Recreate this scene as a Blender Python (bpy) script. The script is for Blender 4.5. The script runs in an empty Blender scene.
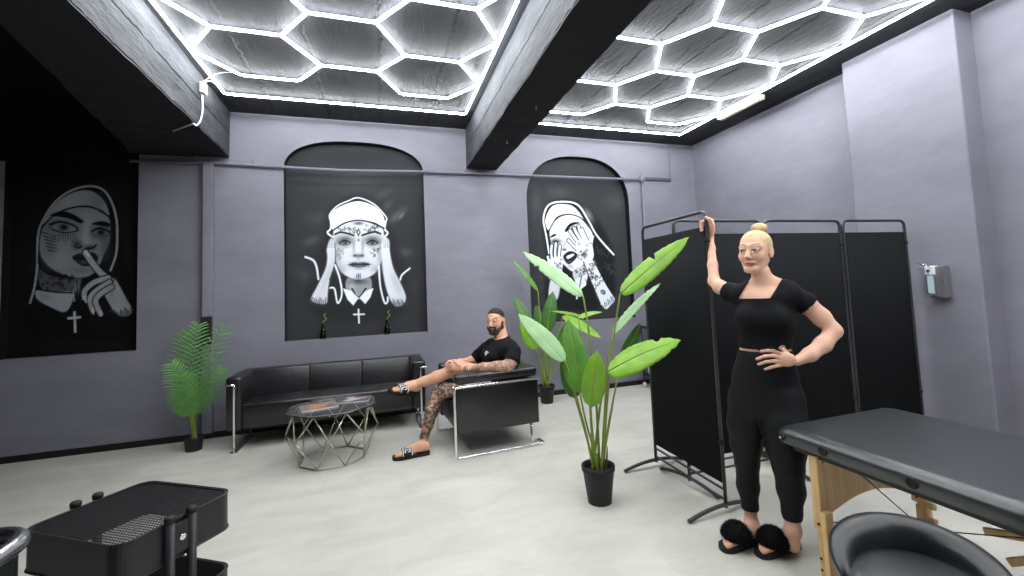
LED=55.0; EXPO=0.0
# Tattoo / beauty studio with hexagonal LED ceiling lights.  Units: metres, X along back wall, Y into the room, Z up.
import bpy, bmesh, math, random
import numpy as np
from mathutils import Vector, Matrix
from mathutils.geometry import tessellate_polygon
random.seed(7); rng=np.random.default_rng(7)
PI=math.pi; SC=bpy.context.scene; COL=SC.collection

# ---------------------------------------------------------------- camera (solved from the room's lines)
YAW,PITCH,ROLL,FPX,CX,CY=0.315513824,0.0640956137,-0.0421393338,435.877,523.80,260.50
H=1.42
def _basis():
    f=np.array([math.sin(YAW)*math.cos(PITCH),math.cos(YAW)*math.cos(PITCH),math.sin(PITCH)])
    r=np.array([math.cos(YAW),-math.sin(YAW),0.]); u=np.cross(r,f)
    return r*math.cos(ROLL)+u*math.sin(ROLL), -r*math.sin(ROLL)+u*math.cos(ROLL), f
CR,CU,CF=_basis(); CAM=np.array([0,0,H])
def ray(x,y): return CF+CR*(x-CX)/FPX-CU*(y-CY)/FPX
def onZ(x,y,z=0.): d=ray(x,y); return CAM+d*(z-H)/d[2]
def onY(x,y,Y): d=ray(x,y); return CAM+d*Y/d[1]
def onX(x,y,X): d=ray(x,y); return CAM+d*X/d[0]
cam=bpy.data.cameras.new('camera'); camo=bpy.data.objects.new('camera',cam); COL.objects.link(camo)
camo.matrix_world=Matrix(((CR[0],CU[0],-CF[0],0),(CR[1],CU[1],-CF[1],0),(CR[2],CU[2],-CF[2],H),(0,0,0,1)))
cam.sensor_fit='HORIZONTAL'; cam.sensor_width=36; cam.lens=FPX*36/1024
cam.shift_x=(512-CX)/1024; cam.shift_y=(CY-288)/1024; cam.clip_start=.02
SC.camera=camo

# ---------------------------------------------------------------- materials
def lin(c): 
    c=np.asarray(c,float); return np.where(c<=.04045,c/12.92,((c+.055)/1.055)**2.4)
def s8(r,g,b): return tuple(lin(np.array([r,g,b])/255.))
def newmat(name):
    m=bpy.data.materials.new(name); m.use_nodes=True; nt=m.node_tree; b=nt.nodes['Principled BSDF']; return m,nt,b
def mat(name,col,rough=.5,metal=0.,spec=.5,noise=None,bump=None,coat=0.,var=.0,vscale=3.,trans=0.,ior=1.45):
    """noise/bump: (scale,strength,detail)"""
    m,nt,b=newmat(name); N=nt.nodes; L=nt.links
    b.inputs['Base Color'].default_value=(*col,1); b.inputs['Roughness'].default_value=rough
    b.inputs['Metallic'].default_value=metal; b.inputs['Specular IOR Level'].default_value=spec
    b.inputs['Coat Weight'].default_value=coat; b.inputs['Transmission Weight'].default_value=trans; b.inputs['IOR'].default_value=ior
    tc=N.new('ShaderNodeTexCoord')
    if var:
        n=N.new('ShaderNodeTexNoise'); n.inputs['Scale'].default_value=vscale; n.inputs['Detail'].default_value=6
        L.new(tc.outputs['Object'],n.inputs['Vector'])
        r=N.new('ShaderNodeValToRGB'); r.color_ramp.elements[0].position=.3; r.color_ramp.elements[1].position=.7
        r.color_ramp.elements[0].color=(*[c*(1-var) for c in col],1); r.color_ramp.elements[1].color=(*[min(1,c*(1+var)) for c in col],1)
        L.new(n.outputs['Fac'],r.inputs['Fac']); L.new(r.outputs['Color'],b.inputs['Base Color'])
    if bump:
        n=N.new('ShaderNodeTexNoise'); n.inputs['Scale'].default_value=bump[0]; n.inputs['Detail'].default_value=bump[2] if len(bump)>2 else 4
        L.new(tc.outputs['Object'],n.inputs['Vector'])
        bp=N.new('ShaderNodeBump'); bp.inputs['Strength'].default_value=bump[1]; bp.inputs['Distance'].default_value=.01
        L.new(n.outputs['Fac'],bp.inputs['Height']); L.new(bp.outputs['Normal'],b.inputs['Normal'])
    return m
def vmat(name,rough=.6,spec=.3,bump=None,sss=0.):
    m=mat(name,(1,1,1),rough,spec=spec,bump=bump); nt=m.node_tree; a=nt.nodes.new('ShaderNodeAttribute'); a.attribute_name='Col'
    nt.links.new(a.outputs['Color'],nt.nodes['Principled BSDF'].inputs['Base Color']); return m
def emat(name,col,s):
    m,nt,b=newmat(name); b.inputs['Base Color'].default_value=(.8,.8,.8,1); b.inputs['Emission Color'].default_value=(*col,1); b.inputs['Emission Strength'].default_value=s; return m
M={}
def plaster(name,c1,c2,bs=.25):
    m,nt,b=newmat(name); N=nt.nodes;L=nt.links; tc=N.new('ShaderNodeTexCoord')
    n=N.new('ShaderNodeTexNoise'); n.inputs['Scale'].default_value=1.3; n.inputs['Detail'].default_value=8; n.inputs['Roughness'].default_value=.6
    mp=N.new('ShaderNodeMapping'); mp.inputs['Scale'].default_value=(1,1,2.2)
    L.new(tc.outputs['Object'],mp.inputs['Vector']); L.new(mp.outputs['Vector'],n.inputs['Vector'])
    r=N.new('ShaderNodeValToRGB'); r.color_ramp.elements[0].position=.32; r.color_ramp.elements[1].position=.68
    r.color_ramp.elements[0].color=(*c1,1); r.color_ramp.elements[1].color=(*c2,1)
    L.new(n.outputs['Fac'],r.inputs['Fac']); L.new(r.outputs['Color'],b.inputs['Base Color'])
    n2=N.new('ShaderNodeTexNoise'); n2.inputs['Scale'].default_value=5; n2.inputs['Detail'].default_value=10; L.new(mp.outputs['Vector'],n2.inputs['Vector'])
    bp=N.new('ShaderNodeBump'); bp.inputs['Strength'].default_value=bs; bp.inputs['Distance'].default_value=.03
    L.new(n2.outputs['Fac'],bp.inputs['Height']); L.new(bp.outputs['Normal'],b.inputs['Normal'])
    b.inputs['Roughness'].default_value=.62; b.inputs['Specular IOR Level'].default_value=.25
    return m
M['wall']=plaster('lavender_grey_plaster',s8(119,118,129),s8(131,130,141),.14)
M['wall_edge']=mat('chipped_edge',s8(165,163,172),.7,bump=(30,.5))
M['niche_dark']=mat('black_mural_paint',s8(30,32,35),.75,spec=.2,bump=(6,.2))
M['black_paint']=mat('black_ceiling_paint',s8(17,17,19),.85,spec=.15,bump=(7,.3))
M['beam_black']=mat('black_beam_paint',s8(38,38,40),.8,spec=.2,bump=(7,.3))
def concrete(name,c1,c2,axis,pitch,strength=.6):
    m,nt,b=newmat(name); N=nt.nodes;L=nt.links; tc=N.new('ShaderNodeTexCoord')
    n=N.new('ShaderNodeTexNoise'); n.inputs['Scale'].default_value=3.0; n.inputs['Detail'].default_value=10; n.inputs['Roughness'].default_value=.65
    mp=N.new('ShaderNodeMapping'); mp.inputs['Scale'].default_value=(3,.7,3) if axis!='Y' else (3.,.6,3.)
    L.new(tc.outputs['Object'],mp.inputs['Vector']); L.new(mp.outputs['Vector'],n.inputs['Vector'])
    r=N.new('ShaderNodeValToRGB'); r.color_ramp.elements[0].position=.3; r.color_ramp.elements[1].position=.7
    r.color_ramp.elements[0].color=(*c1,1); r.color_ramp.elements[1].color=(*c2,1); L.new(n.outputs['Fac'],r.inputs['Fac'])
    sx=N.new('ShaderNodeSeparateXYZ'); L.new(tc.outputs['Object'],sx.inputs[0])
    mm=N.new('ShaderNodeMath'); mm.operation='DIVIDE'; mm.inputs[1].default_value=pitch; L.new(sx.outputs[{'X':0,'Z':2}.get(axis[0],0)],mm.inputs[0])
    fr=N.new('ShaderNodeMath'); fr.operation='FRACT'; L.new(mm.outputs[0],fr.inputs[0])
    nn=N.new('ShaderNodeTexNoise'); nn.inputs['Scale'].default_value=14; L.new(tc.outputs['Object'],nn.inputs['Vector'])
    ad=N.new('ShaderNodeMath'); ad.operation='MULTIPLY_ADD'; ad.inputs[1].default_value=.16; L.new(nn.outputs['Fac'],ad.inputs[0]); L.new(fr.outputs[0],ad.inputs[2])
    cr=N.new('ShaderNodeValToRGB'); cr.color_ramp.elements[0].position=.10; cr.color_ramp.elements[1].position=.135
    cr.color_ramp.elements[0].color=(.12,.12,.12,1); cr.color_ramp.elements[1].color=(1,1,1,1); L.new(ad.outputs[0],cr.inputs['Fac'])
    mx=N.new('ShaderNodeMixRGB'); mx.blend_type='MULTIPLY'; mx.inputs['Fac'].default_value=.7; L.new(r.outputs['Color'],mx.inputs['Color1']); L.new(cr.outputs['Color'],mx.inputs['Color2'])
    L.new(mx.outputs['Color'],b.inputs['Base Color'])
    n2=N.new('ShaderNodeTexNoise'); n2.inputs['Scale'].default_value=9; n2.inputs['Detail'].default_value=12; n2.inputs['Roughness'].default_value=.7; L.new(mp.outputs['Vector'],n2.inputs['Vector'])
    m2=N.new('ShaderNodeMath'); m2.operation='ADD'; L.new(n2.outputs['Fac'],m2.inputs[0]); L.new(cr.outputs['Color'],m2.inputs[1])
    bp=N.new('ShaderNodeBump'); bp.inputs['Strength'].default_value=strength; bp.inputs['Distance'].default_value=.02
    L.new(m2.outputs[0],bp.inputs['Height']); L.new(bp.outputs['Normal'],b.inputs['Normal']); b.inputs['Roughness'].default_value=.7
    b.inputs['Specular IOR Level'].default_value=.2
    return m
M['ceiling']=concrete('board_marked_ceiling',s8(32,34,37),s8(48,50,54),'X',.56,.5)
M['beam']=concrete('board_marked_beam',s8(54,56,60),s8(88,91,96),'Z',.25,1.)
def floor_mat():
    m,nt,b=newmat('pale_stone_vinyl'); N=nt.nodes;L=nt.links; tc=N.new('ShaderNodeTexCoord')
    mp=N.new('ShaderNodeMapping'); mp.inputs['Rotation'].default_value=(0,0,.0); L.new(tc.outputs['Object'],mp.inputs['Vector'])
    br=N.new('ShaderNodeTexBrick'); br.inputs['Scale'].default_value=1; br.inputs['Brick Width'].default_value=.9; br.inputs['Row Height'].default_value=.45
    br.inputs['Mortar Size'].default_value=.0022; br.inputs['Color1'].default_value=(1,1,1,1); br.inputs['Color2'].default_value=(.86,.86,.85,1); br.inputs['Mortar'].default_value=(.84,.83,.82,1)
    L.new(mp.outputs['Vector'],br.inputs['Vector'])
    n=N.new('ShaderNodeTexNoise'); n.inputs['Scale'].default_value=1.6; n.inputs['Detail'].default_value=9; n.inputs['Roughness'].default_value=.62; n.inputs['Distortion'].default_value=.6
    mp2=N.new('ShaderNodeMapping'); mp2.inputs['Scale'].default_value=(1,2.2,1); L.new(tc.outputs['Object'],mp2.inputs['Vector']); L.new(mp2.outputs['Vector'],n.inputs['Vector'])
    r=N.new('ShaderNodeValToRGB'); r.color_ramp.elements[0].position=.3; r.color_ramp.elements[1].position=.7
    r.color_ramp.elements[0].color=(*s8(188,187,176),1); r.color_ramp.elements[1].color=(*s8(210,209,199),1); L.new(n.outputs['Fac'],r.inputs['Fac'])
    mx=N.new('ShaderNodeMixRGB'); mx.blend_type='MULTIPLY'; mx.inputs['Fac'].default_value=.5; L.new(r.outputs['Color'],mx.inputs['Color1']); L.new(br.outputs['Color'],mx.inputs['Color2'])
    L.new(mx.outputs['Color'],b.inputs['Base Color']); b.inputs['Roughness'].default_value=.5; b.inputs['Specular IOR Level'].default_value=.35
    return m
M['floor']=floor_mat()
M['base']=mat('black_skirting',s8(16,16,18),.4)
M['led']=emat('white_led_tube',(.95,.975,1.0),LED)
M['holder']=mat('white_plastic',s8(225,225,222),.4)
M['cream']=mat('cream_diffuser',s8(180,178,156),.5)
M['pipe']=mat('grey_painted_pipe',s8(120,117,130),.4,spec=.5)
M['rail']=mat('dark_grey_rail',s8(75,74,82),.5)
M['chrome']=mat('chrome',(.82,.82,.84),.22,metal=1)
M['nickel']=mat('brushed_champagne_metal',s8(196,190,172),.28,metal=1,bump=(200,.05))
M['leather']=mat('black_leather',s8(20,20,22),.30,spec=.8,bump=(22,.16,6))
M['vinyl']=mat('black_vinyl',s8(26,28,30),.33,spec=.6,bump=(160,.04,3))
M['vinyl2']=mat('grey_black_vinyl',s8(46,49,51),.33,spec=1.,bump=(90,.05,3))
M['black_metal']=mat('black_powder_coat',s8(34,35,37),.42,spec=.5)
M['gun_metal']=mat('grey_tube_metal',s8(72,74,78),.35,metal=.6)
M['fabric']=mat('black_screen_fabric',s8(24,25,27),.9,spec=.15,bump=(60,.05))
M['pot']=mat('matt_black_pot',s8(20,20,21),.55)
M['soil']=mat('dark_soil',s8(30,24,20),.95,bump=(60,1.))
M['leafA']=mat('bright_green_leaf',s8(122,172,44),.36,spec=.5,var=.18,vscale=9,bump=(30,.12))
M['leafB']=mat('mid_green_leaf',s8(84,136,50),.36,spec=.5,var=.18,vscale=9,bump=(30,.12))
M['leafC']=mat('dark_green_leaf',s8(62,108,44),.38,spec=.5,var=.2,vscale=9)
M['leafD']=mat('pale_green_leaf',s8(150,188,136),.4,spec=.5,var=.12,vscale=9)
M['palm']=mat('palm_green',s8(84,132,64),.42,spec=.4,var=.25,vscale=12)
M['stem']=mat('olive_stem',s8(124,142,58),.5,var=.2)
M['wood']=None
M['white']=mat('white_plastic_b',s8(232,234,236),.35)
M['steel']=mat('brushed_steel',s8(150,150,155),.35,metal=.7)
M['bluegrey']=mat('pale_blue_liquid',s8(185,205,212),.15)
M['paper']=mat('white_paper',s8(225,222,215),.7)
M['shirt']=mat('black_cotton',s8(17,18,21),.8,spec=.2,bump=(14,.3,6))
M['legging']=mat('black_jersey',s8(17,18,20),.62,spec=.3,bump=(10,.1,3))
M['shorts']=mat('white_cotton',s8(225,225,225),.8)
M['fur']=mat('black_faux_fur',s8(14,14,16),.8,spec=.25)
M['knob']=mat('pale_plastic_knob',s8(214,190,150),.4); M['rubber']=mat('black_rubber',s8(20,20,21),.6)
M['skinW']=vmat('light_skin',.58,.25); M['skinM']=vmat('tanned_skin',.5,.35,bump=(90,.1)); M['paint']=vmat('mural_paint',.8,.15,bump=(8,.15))
M['blonde']=mat('blonde_hair',s8(214,190,140),.42,var=.22,vscale=40,bump=(70,.5)); M['darkhair']=mat('dark_brown_hair',s8(38,30,26),.7,bump=(120,.6))
M['eye_w']=mat('eye_white',s8(225,222,218),.2)
def wood_mat():
    m,nt,b=newmat('beech_wood'); N=nt.nodes;L=nt.links; tc=N.new('ShaderNodeTexCoord'); mp=N.new('ShaderNodeMapping'); mp.inputs['Scale'].default_value=(14,14,1.2)
    n=N.new('ShaderNodeTexNoise'); n.inputs['Scale'].default_value=2.2; n.inputs['Detail'].default_value=7; L.new(tc.outputs['Object'],mp.inputs['Vector']); L.new(mp.outputs['Vector'],n.inputs['Vector'])
    r=N.new('ShaderNodeValToRGB'); r.color_ramp.elements[0].color=(*s8(204,160,102),1); r.color_ramp.elements[1].color=(*s8(234,198,142),1); r.color_ramp.elements[0].position=.3; r.color_ramp.elements[1].position=.7
    L.new(n.outputs['Fac'],r.inputs['Fac']); L.new(r.outputs['Color'],b.inputs['Base Color']); b.inputs['Roughness'].default_value=.4; return m
M['wood']=wood_mat()
def glass_mat(name,col,rough=.02):
    m,nt,b=newmat(name); b.inputs['Base Color'].default_value=(*col,1); b.inputs['Transmission Weight'].default_value=1; b.inputs['Roughness'].default_value=rough; b.inputs['IOR'].default_value=1.45; return m
M['smoked']=glass_mat('grey_smoked_glass',(.86,.89,.89)); M['green_glass']=glass_mat('green_bottle_glass',(.20,.32,.06))

# ---------------------------------------------------------------- mesh helpers
def smooth(me,on=True,angle=None):
    me.polygons.foreach_set('use_smooth',[on]*len(me.polygons))
def link(name,me,m=None,parent=None,loc=None,rz=0.):
    o=bpy.data.objects.new(name,me); COL.objects.link(o)
    if m is not None and not len(me.materials): me.materials.append(m)
    if parent is not None: o.parent=parent
    if loc is not None: o.location=loc
    if rz: o.rotation_euler=(0,0,rz)
    return o
def tag(o,label=None,cat=None,group=None,kind=None):
    if label: o['label']=label
    if cat: o['category']=cat
    if group: o['group']=group
    if kind: o['kind']=kind
    return o
def empty(name,loc=(0,0,0),rz=0.):
    o=bpy.data.objects.new(name,None); COL.objects.link(o); o.location=loc; o.rotation_euler=(0,0,rz); o.empty_display_size=.1; return o
class MB:
    def __init__(s): s.v=[]; s.f=[]; s.sm=[]
    def add(s,v,f,sm=False):
        b=len(s.v); s.v+= [tuple(map(float,p)) for p in v]; s.f+=[tuple(i+b for i in q) for q in f]; s.sm+=[sm]*len(f); return s
    def box(s,x0,x1,y0,y1,z0,z1):
        v=[(x,y,z) for z in (z0,z1) for y in (y0,y1) for x in (x0,x1)]
        return s.add(v,[(0,2,3,1),(4,5,7,6),(0,1,5,4),(1,3,7,5),(3,2,6,7),(2,0,4,6)])
    def obox(s,c,ax,ay,az):
        c=np.array(c,float);ax=np.array(ax,float);ay=np.array(ay,float);az=np.array(az,float)
        v=[c+i*ax+j*ay+k*az for k in (-1,1) for j in (-1,1) for i in (-1,1)]
        return s.add(v,[(0,2,3,1),(4,5,7,6),(0,1,5,4),(1,3,7,5),(3,2,6,7),(2,0,4,6)])
    def prism(s,poly,h,axis='Z',z0=0.):
        """poly 2D ccw list; axis Z: (x,y), Y: (x,z), X: (y,z)"""
        n=len(poly)
        def P(a,b,c): return {'Z':(a,b,c),'Y':(a,c,b),'X':(c,a,b)}[axis]
        v=[P(a,b,z0) for a,b in poly]+[P(a,b,z0+h) for a,b in poly]
        tris=tessellate_polygon([[Vector((a,b,0)) for a,b in poly]])
        f=[tuple(t) for t in tris]+[tuple(i+n for i in reversed(t)) for t in tris]
        f+=[(i,(i+1)%n,(i+1)%n+n,i+n) for i in range(n)]
        return s.add(v,f)
    def tube(s,pts,r,n=10,caps=True,closed=False):
        P=[np.array(p,float) for p in pts]; m=len(P); R=r if hasattr(r,'__len__') else [r]*m
        T=[]
        for i in range(m):
            a=P[(i-1)%m] if (closed or i>0) else P[i]; b=P[(i+1)%m] if (closed or i<m-1) else P[i]
            t=b-a; T.append(t/(np.linalg.norm(t)+1e-12))
        up=np.array([0,0,1.]) if abs(T[0][2])<.9 else np.array([1.,0,0])
        u=np.cross(T[0],up); u/=np.linalg.norm(u); V=[];F=[]
        for i in range(m):
            u=u-T[i]*(u@T[i]); u/=np.linalg.norm(u)+1e-12; w=np.cross(T[i],u)
            for k in range(n):
                a=2*PI*k/n; V.append(P[i]+R[i]*(math.cos(a)*u+math.sin(a)*w))
        for i in range(m if closed else m-1):
            j=(i+1)%m
            for k in range(n): F.append((i*n+k,i*n+(k+1)%n,j*n+(k+1)%n,j*n+k))
        s.add(V,F,True)
        if caps and not closed:
            b=len(s.v)-m*n; s.f.append(tuple(b+k for k in reversed(range(n)))); s.f.append(tuple(b+(m-1)*n+k for k in range(n))); s.sm+=[False,False]
        return s
    def lathe(s,prof,c=(0,0,0),n=28,sx=1.,sy=1.):
        V=[];F=[];m=len(prof)
        for r,z in prof:
            for k in range(n):
                a=2*PI*k/n; V.append((c[0]+r*sx*math.cos(a),c[1]+r*sy*math.sin(a),c[2]+z))
        for i in range(m-1):
            for k in range(n): F.append((i*n+k,i*n+(k+1)%n,(i+1)*n+(k+1)%n,(i+1)*n+k))
        F.append(tuple(reversed(range(n)))); F.append(tuple((m-1)*n+k for k in range(n)))
        return s.add(V,F,True)
    def sphere(s,c,r,n=16,m=10):
        r=r if hasattr(r,'__len__') else (r,r,r); V=[];F=[]
        for i in range(m+1):
            th=PI*i/m
            for k in range(n):
                a=2*PI*k/n; V.append((c[0]+r[0]*math.sin(th)*math.cos(a),c[1]+r[1]*math.sin(th)*math.sin(a),c[2]+r[2]*math.cos(th)))
        for i in range(m):
            for k in range(n): F.append((i*n+k,(i+1)*n+k,(i+1)*n+(k+1)%n,i*n+(k+1)%n))
        return s.add(V,F,True)
    def build(s,name,m,parent=None,bevel=0,seg=2,sub=0,loc=None,rz=0.,smooth_all=False,weld=False):
        me=bpy.data.meshes.new(name); me.from_pydata(s.v,[],s.f); me.update()
        bm=bmesh.new(); bm.from_mesh(me)
        if weld: bmesh.ops.remove_doubles(bm,verts=bm.verts,dist=1e-5)
        bmesh.ops.recalc_face_normals(bm,faces=bm.faces); bm.to_mesh(me); bm.free()
        if not weld and len(me.polygons)==len(s.sm): me.polygons.foreach_set('use_smooth',[bool(x) or smooth_all for x in s.sm])
        elif smooth_all: smooth(me)
        o=link(name,me,m,parent,loc,rz)
        if bevel:
            b=o.modifiers.new('bevel','BEVEL'); b.width=bevel; b.segments=seg; b.limit_method='ANGLE'; b.angle_limit=.6; b.harden_normals=False
            smooth(me) if smooth_all else None
        if sub: q=o.modifiers.new('sub','SUBSURF'); q.levels=sub; q.render_levels=sub
        return o
def arc(a,b,c,n=8):
    """quadratic bezier points"""
    a,b,c=[np.array(p,float) for p in (a,b,c)]
    return [(1-t)**2*a+2*t*(1-t)*b+t*t*c for t in np.linspace(0,1,n)]
def rounded(pts,r,n=6):
    P=[np.array(p,float) for p in pts]; out=[P[0]]
    for i in range(1,len(P)-1):
        a=P[i-1]-P[i]; b=P[i+1]-P[i]; la=np.linalg.norm(a); lb=np.linalg.norm(b); q=min(r,la*.49,lb*.49)
        out+=arc(P[i]+a/la*q,P[i],P[i]+b/lb*q,n)
    return out+[P[-1]]
def rrect(x0,x1,y0,y1,r,n=6):
    o=[]
    for cx,cy,a0 in ((x1-r,y1-r,0),(x0+r,y1-r,PI/2),(x0+r,y0+r,PI),(x1-r,y0+r,1.5*PI)):
        for k in range(n+1): a=a0+PI/2*k/n; o.append((cx+r*math.cos(a),cy+r*math.sin(a)))
    return o
def grid_mesh(V,nx,ny):
    return [(j*nx+i,j*nx+i+1,(j+1)*nx+i+1,(j+1)*nx+i) for j in range(ny-1) for i in range(nx-1)]
def copy_tree(o,parent=None):
    c=o.copy(); COL.objects.link(c)
    if parent is not None: c.parent=parent
    for ch in list(o.children): copy_tree(ch,c)
    return c
# ---------------------------------------------------------------- room shell
ZC=3.51; YB=5.467; XR=4.60; XL=-4.6; YF=-2.6; ND=.10
def structure(o): o['kind']='structure'; return o
structure(MB().box(XL,XR,YF,YB,-.06,0).build('floor',M['floor']))
# ceiling: the left bay is painted black, the rest is board-marked concrete
structure(MB().box(-2.1,XR,YF,YB,ZC,ZC+.08).build('ceiling',M['ceiling']))
structure(MB().box(XL,-2.1,YF,YB,ZC,ZC+.08).build('ceiling_left_bay',M['black_paint']))
def archpts(x0,x1,zb,zs,zt,n=24,flat=.55):
    """arched opening outline: bottom-left, bottom-right, up the right jamb, flattened arch to the left"""
    cx=(x0+x1)/2; a=(x1-x0)/2; pts=[(x0,zb),(x1,zb)]
    for k in range(n+1):
        t=PI*k/n; c=math.cos(t); s_=math.sin(t); pts.append((cx+a*math.copysign(abs(c)**.8,c),zs+(zt-zs)*s_**.9))
    return pts
NICHES=[(-3.44,-2.385,.955,2.88,3.2),(-1.04,.515,.94,2.90,3.255),(1.86,3.42,.945,2.60,3.235)]
outer=[(XL,0),(XR,0),(XR,ZC),(XL,ZC)]
holes=[archpts(*n) for n in NICHES]; holes[0]=[(-3.44,.955),(-2.385,.955),(-2.385,3.40),(-3.44,3.40)]
loops=[[Vector((a,b,0)) for a,b in outer]]+[[Vector((a,b,0)) for a,b in reversed(h)] for h in holes]
allp=outer+[p for h in holes for p in reversed(h)]
tris=tessellate_polygon(loops)
wb=MB(); wb.add([(a,YB,b) for a,b in allp],tris)
structure(wb.build('wall_back',M['wall']))
structure(MB().box(XL,XR,YB+ND+.02,YB+ND+.1,0,ZC).build('wall_back_masonry',M['wall']))
for i,h in enumerate(holes):
    n=len(h); r=MB()
    for k in range(n):
        if k==0: continue
        a=h[k]; b=h[(k+1)%n]
        r.add([(a[0],YB,a[1]),(b[0],YB,b[1]),(b[0],YB+ND+.02,b[1]),(a[0],YB+ND+.02,a[1])],[(0,1,2,3)],k>1 and k<n-1)
    structure(r.build('trim_%d'%(i+1),M['niche_dark'] if i else M['black_paint']))
    x0,x1,zb=NICHES[i][:3]
    structure(MB().box(x0,x1,YB-.001,YB+ND+.02,zb-.03,zb).build('trim_%d'%(i+4),M['wall']))
structure(MB().box(XR,XR+.1,YF,YB,0,ZC).build('wall_right',M['wall']))
structure(MB().box(4.37,XR+.02,2.10,2.99,0,ZC).build('wall_right_pier',M['wall'],bevel=.012,seg=2))
structure(MB().box(XL-.1,XL,YF,YB,0,ZC).build('wall_left',M['black_paint']))
structure(MB().box(XL,XR,YF-.1,YF,0,ZC).build('wall_front',M['wall']))
structure(MB().box(XL,XR,YB-.014,YB,0,.062).build('baseboard_back',M['base'],bevel=.003))
structure(MB().box(XR-.014,XR,2.99,YB-.014,0,.062).build('baseboard_right',M['base'],bevel=.003))
# black paint over the wall above the left niche
structure(MB().box(XL,-3.44,YB-.004,YB+.01,2.86,ZC).box(-3.44,-2.385,YB-.004,YB+.01,3.39,ZC).box(-2.385,-1.9,YB-.004,YB+.01,2.985,ZC).build('trim_7',M['black_paint']))
# beams running towards the viewer
def beam(name,right,left,zb):
    me=MB(); (xr0,xr1),(xl0,xl1)=right,left; nseg=60
    V=[];F=[]
    for i in range(nseg+1):
        t=i/nseg; y=YF+(YB-YF)*t
        jr=(random.random()-.5)*.012; jl=(random.random()-.5)*.012; jz=(random.random()-.5)*.01
        xr=xr0+(xr1-xr0)*(y-2)/(YB-2); xl=xl0+(xl1-xl0)*(y-2)/(YB-2)
        V+=[(xl,y,ZC),(xl+jl,y,zb+.004+jz),(xr+jr,y,zb+.004+jz*.6),(xr,y,ZC)]
    for i in range(nseg):
        for k in (0,1,2): F.append((i*4+k,i*4+k+1,(i+1)*4+k+1,(i+1)*4+k))
    me.add(V,F); o=me.build(name,M['beam']); o.data.materials.append(M['beam_black'])
    for p in o.data.polygons:
        if abs(p.normal.z)>.7: p.material_index=1
    return structure(o)
bA=beam('ceiling_beam_left',(-1.49,-1.567),(-1.75,-2.45),2.99)
for p in bA.data.polygons:
    if p.normal.x*0+p.center.x<-1.70 : p.material_index=1
beam('ceiling_beam_middle',(1.462,1.466),(1.060,1.065),2.99)

# ---------------------------------------------------------------- hexagonal LED lights
def hexlight(label,cols,hl,py,xb0,xb1,yb,y0,ycut):
    S=(3.472-H)/(3.42-H); cols=[(a*S,b*S) for a,b in cols]; hl*=S; py*=S; xb0*=S; xb1*=S; yb*=S
    root=empty('hexagon_ceiling_light',((xb0+xb1)/2,yb,3.472)); tag(root,label,'ceiling light','hexagonal light grids on the ceiling')
    org=Vector(root.location); zc=3.472; segs=[]
    def seg(a,b):
        if max(a[1],b[1])>yb-.02 and a[0]!=b[0] and abs(a[1]-b[1])>1e-6: return
        segs.append((a,b))
    nc=len(cols)
    for i,(xc,ys) in enumerate(cols):
        y=ys
        while y>ycut:
            segs.append(((xc-hl,y),(xc+hl,y)))
            for sgn,j in ((1,i+1),(-1,i-1)):
                xn=cols[j][0]-sgn*hl if 0<=j<nc else (xb1 if sgn>0 else xb0)
                for dy in (1,-1):
                    if 0<=j<nc:
                        # nearest row of neighbour column
                        yn=min([cols[j][1]-k*py for k in range(0,12)],key=lambda q:abs(q-(y+dy*py/2)))
                        if abs(yn-(y+dy*py/2))>.12: continue
                        if sgn<0: continue
                        segs.append(((xc+sgn*hl,y),(xn,yn)))
                    else:
                        if y+dy*py/2>yb-.1: continue
                        segs.append(((xc+sgn*hl,y),(xn,y+dy*py/2)))
            y-=py
    for k in range(2): segs.append(((xb0+(xb1-xb0)*k/2,yb),(xb0+(xb1-xb0)*(k+1)/2,yb)))
    L=(yb-y0)/4
    for k in range(4):
        for xb in (xb0,xb1): segs.append(((xb,yb-L*k),(xb,yb-L*(k+1))))
    segs.append(((xb0,y0),(xb1,y0)))
    for a,b in segs:
        d=np.array([b[0]-a[0],b[1]-a[1],0.]); l=np.linalg.norm(d); d/=l; g=.012
        p0=np.array([a[0]-org.x,a[1]-org.y,0])+d*g; p1=np.array([b[0]-org.x,b[1]-org.y,0])-d*g
        MB().tube([p0,p1],.0105,8).build('light_tube',M['led'],root)
    nodes={(round(p[0],2),round(p[1],2)) for s_ in segs for p in s_}
    for x,y in nodes:
        MB().lathe([(.012,.012),(.012,.020),(.0035,.024),(.0035,ZC-zc)],(x-org.x,y-org.y,0),8).build('hanger',M['rail'],root)
hexlight('grid of white glowing hexagons between the two ceiling beams',[(-.925,4.335),(-.235,3.995),(.45,4.41)],.23,.745,-1.41,.935,4.77,.85,1.0)
hexlight('grid of white glowing hexagons nearest the right wall',[(2.05,4.50),(2.72,4.155),(3.39,4.54)],.222,.757,1.60,3.90,4.86,-2.1,-1.9)
# right grid runs on unseen behind the viewer, lengthened to light the foreground
# unlit batten lamp beside the right hexagon border
b=empty('batten_lamp',(4.14,4.05,ZC)); tag(b,'short unlit cream batten lamp on the ceiling by the right wall','ceiling light')
MB().prism([(-.05,0),(.05,0),(.045,-.05),(.02,-.07),(-.02,-.07),(-.045,-.05)],.60,'Y',-.30).build('lamp_diffuser',M['cream'],b,bevel=.006)
for y in (-.315,.30): MB().prism([(-.055,0),(.055,0),(.05,-.055),(-.05,-.055)],.018,'Y',y).build('end_cap',M['holder'],b)
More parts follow.
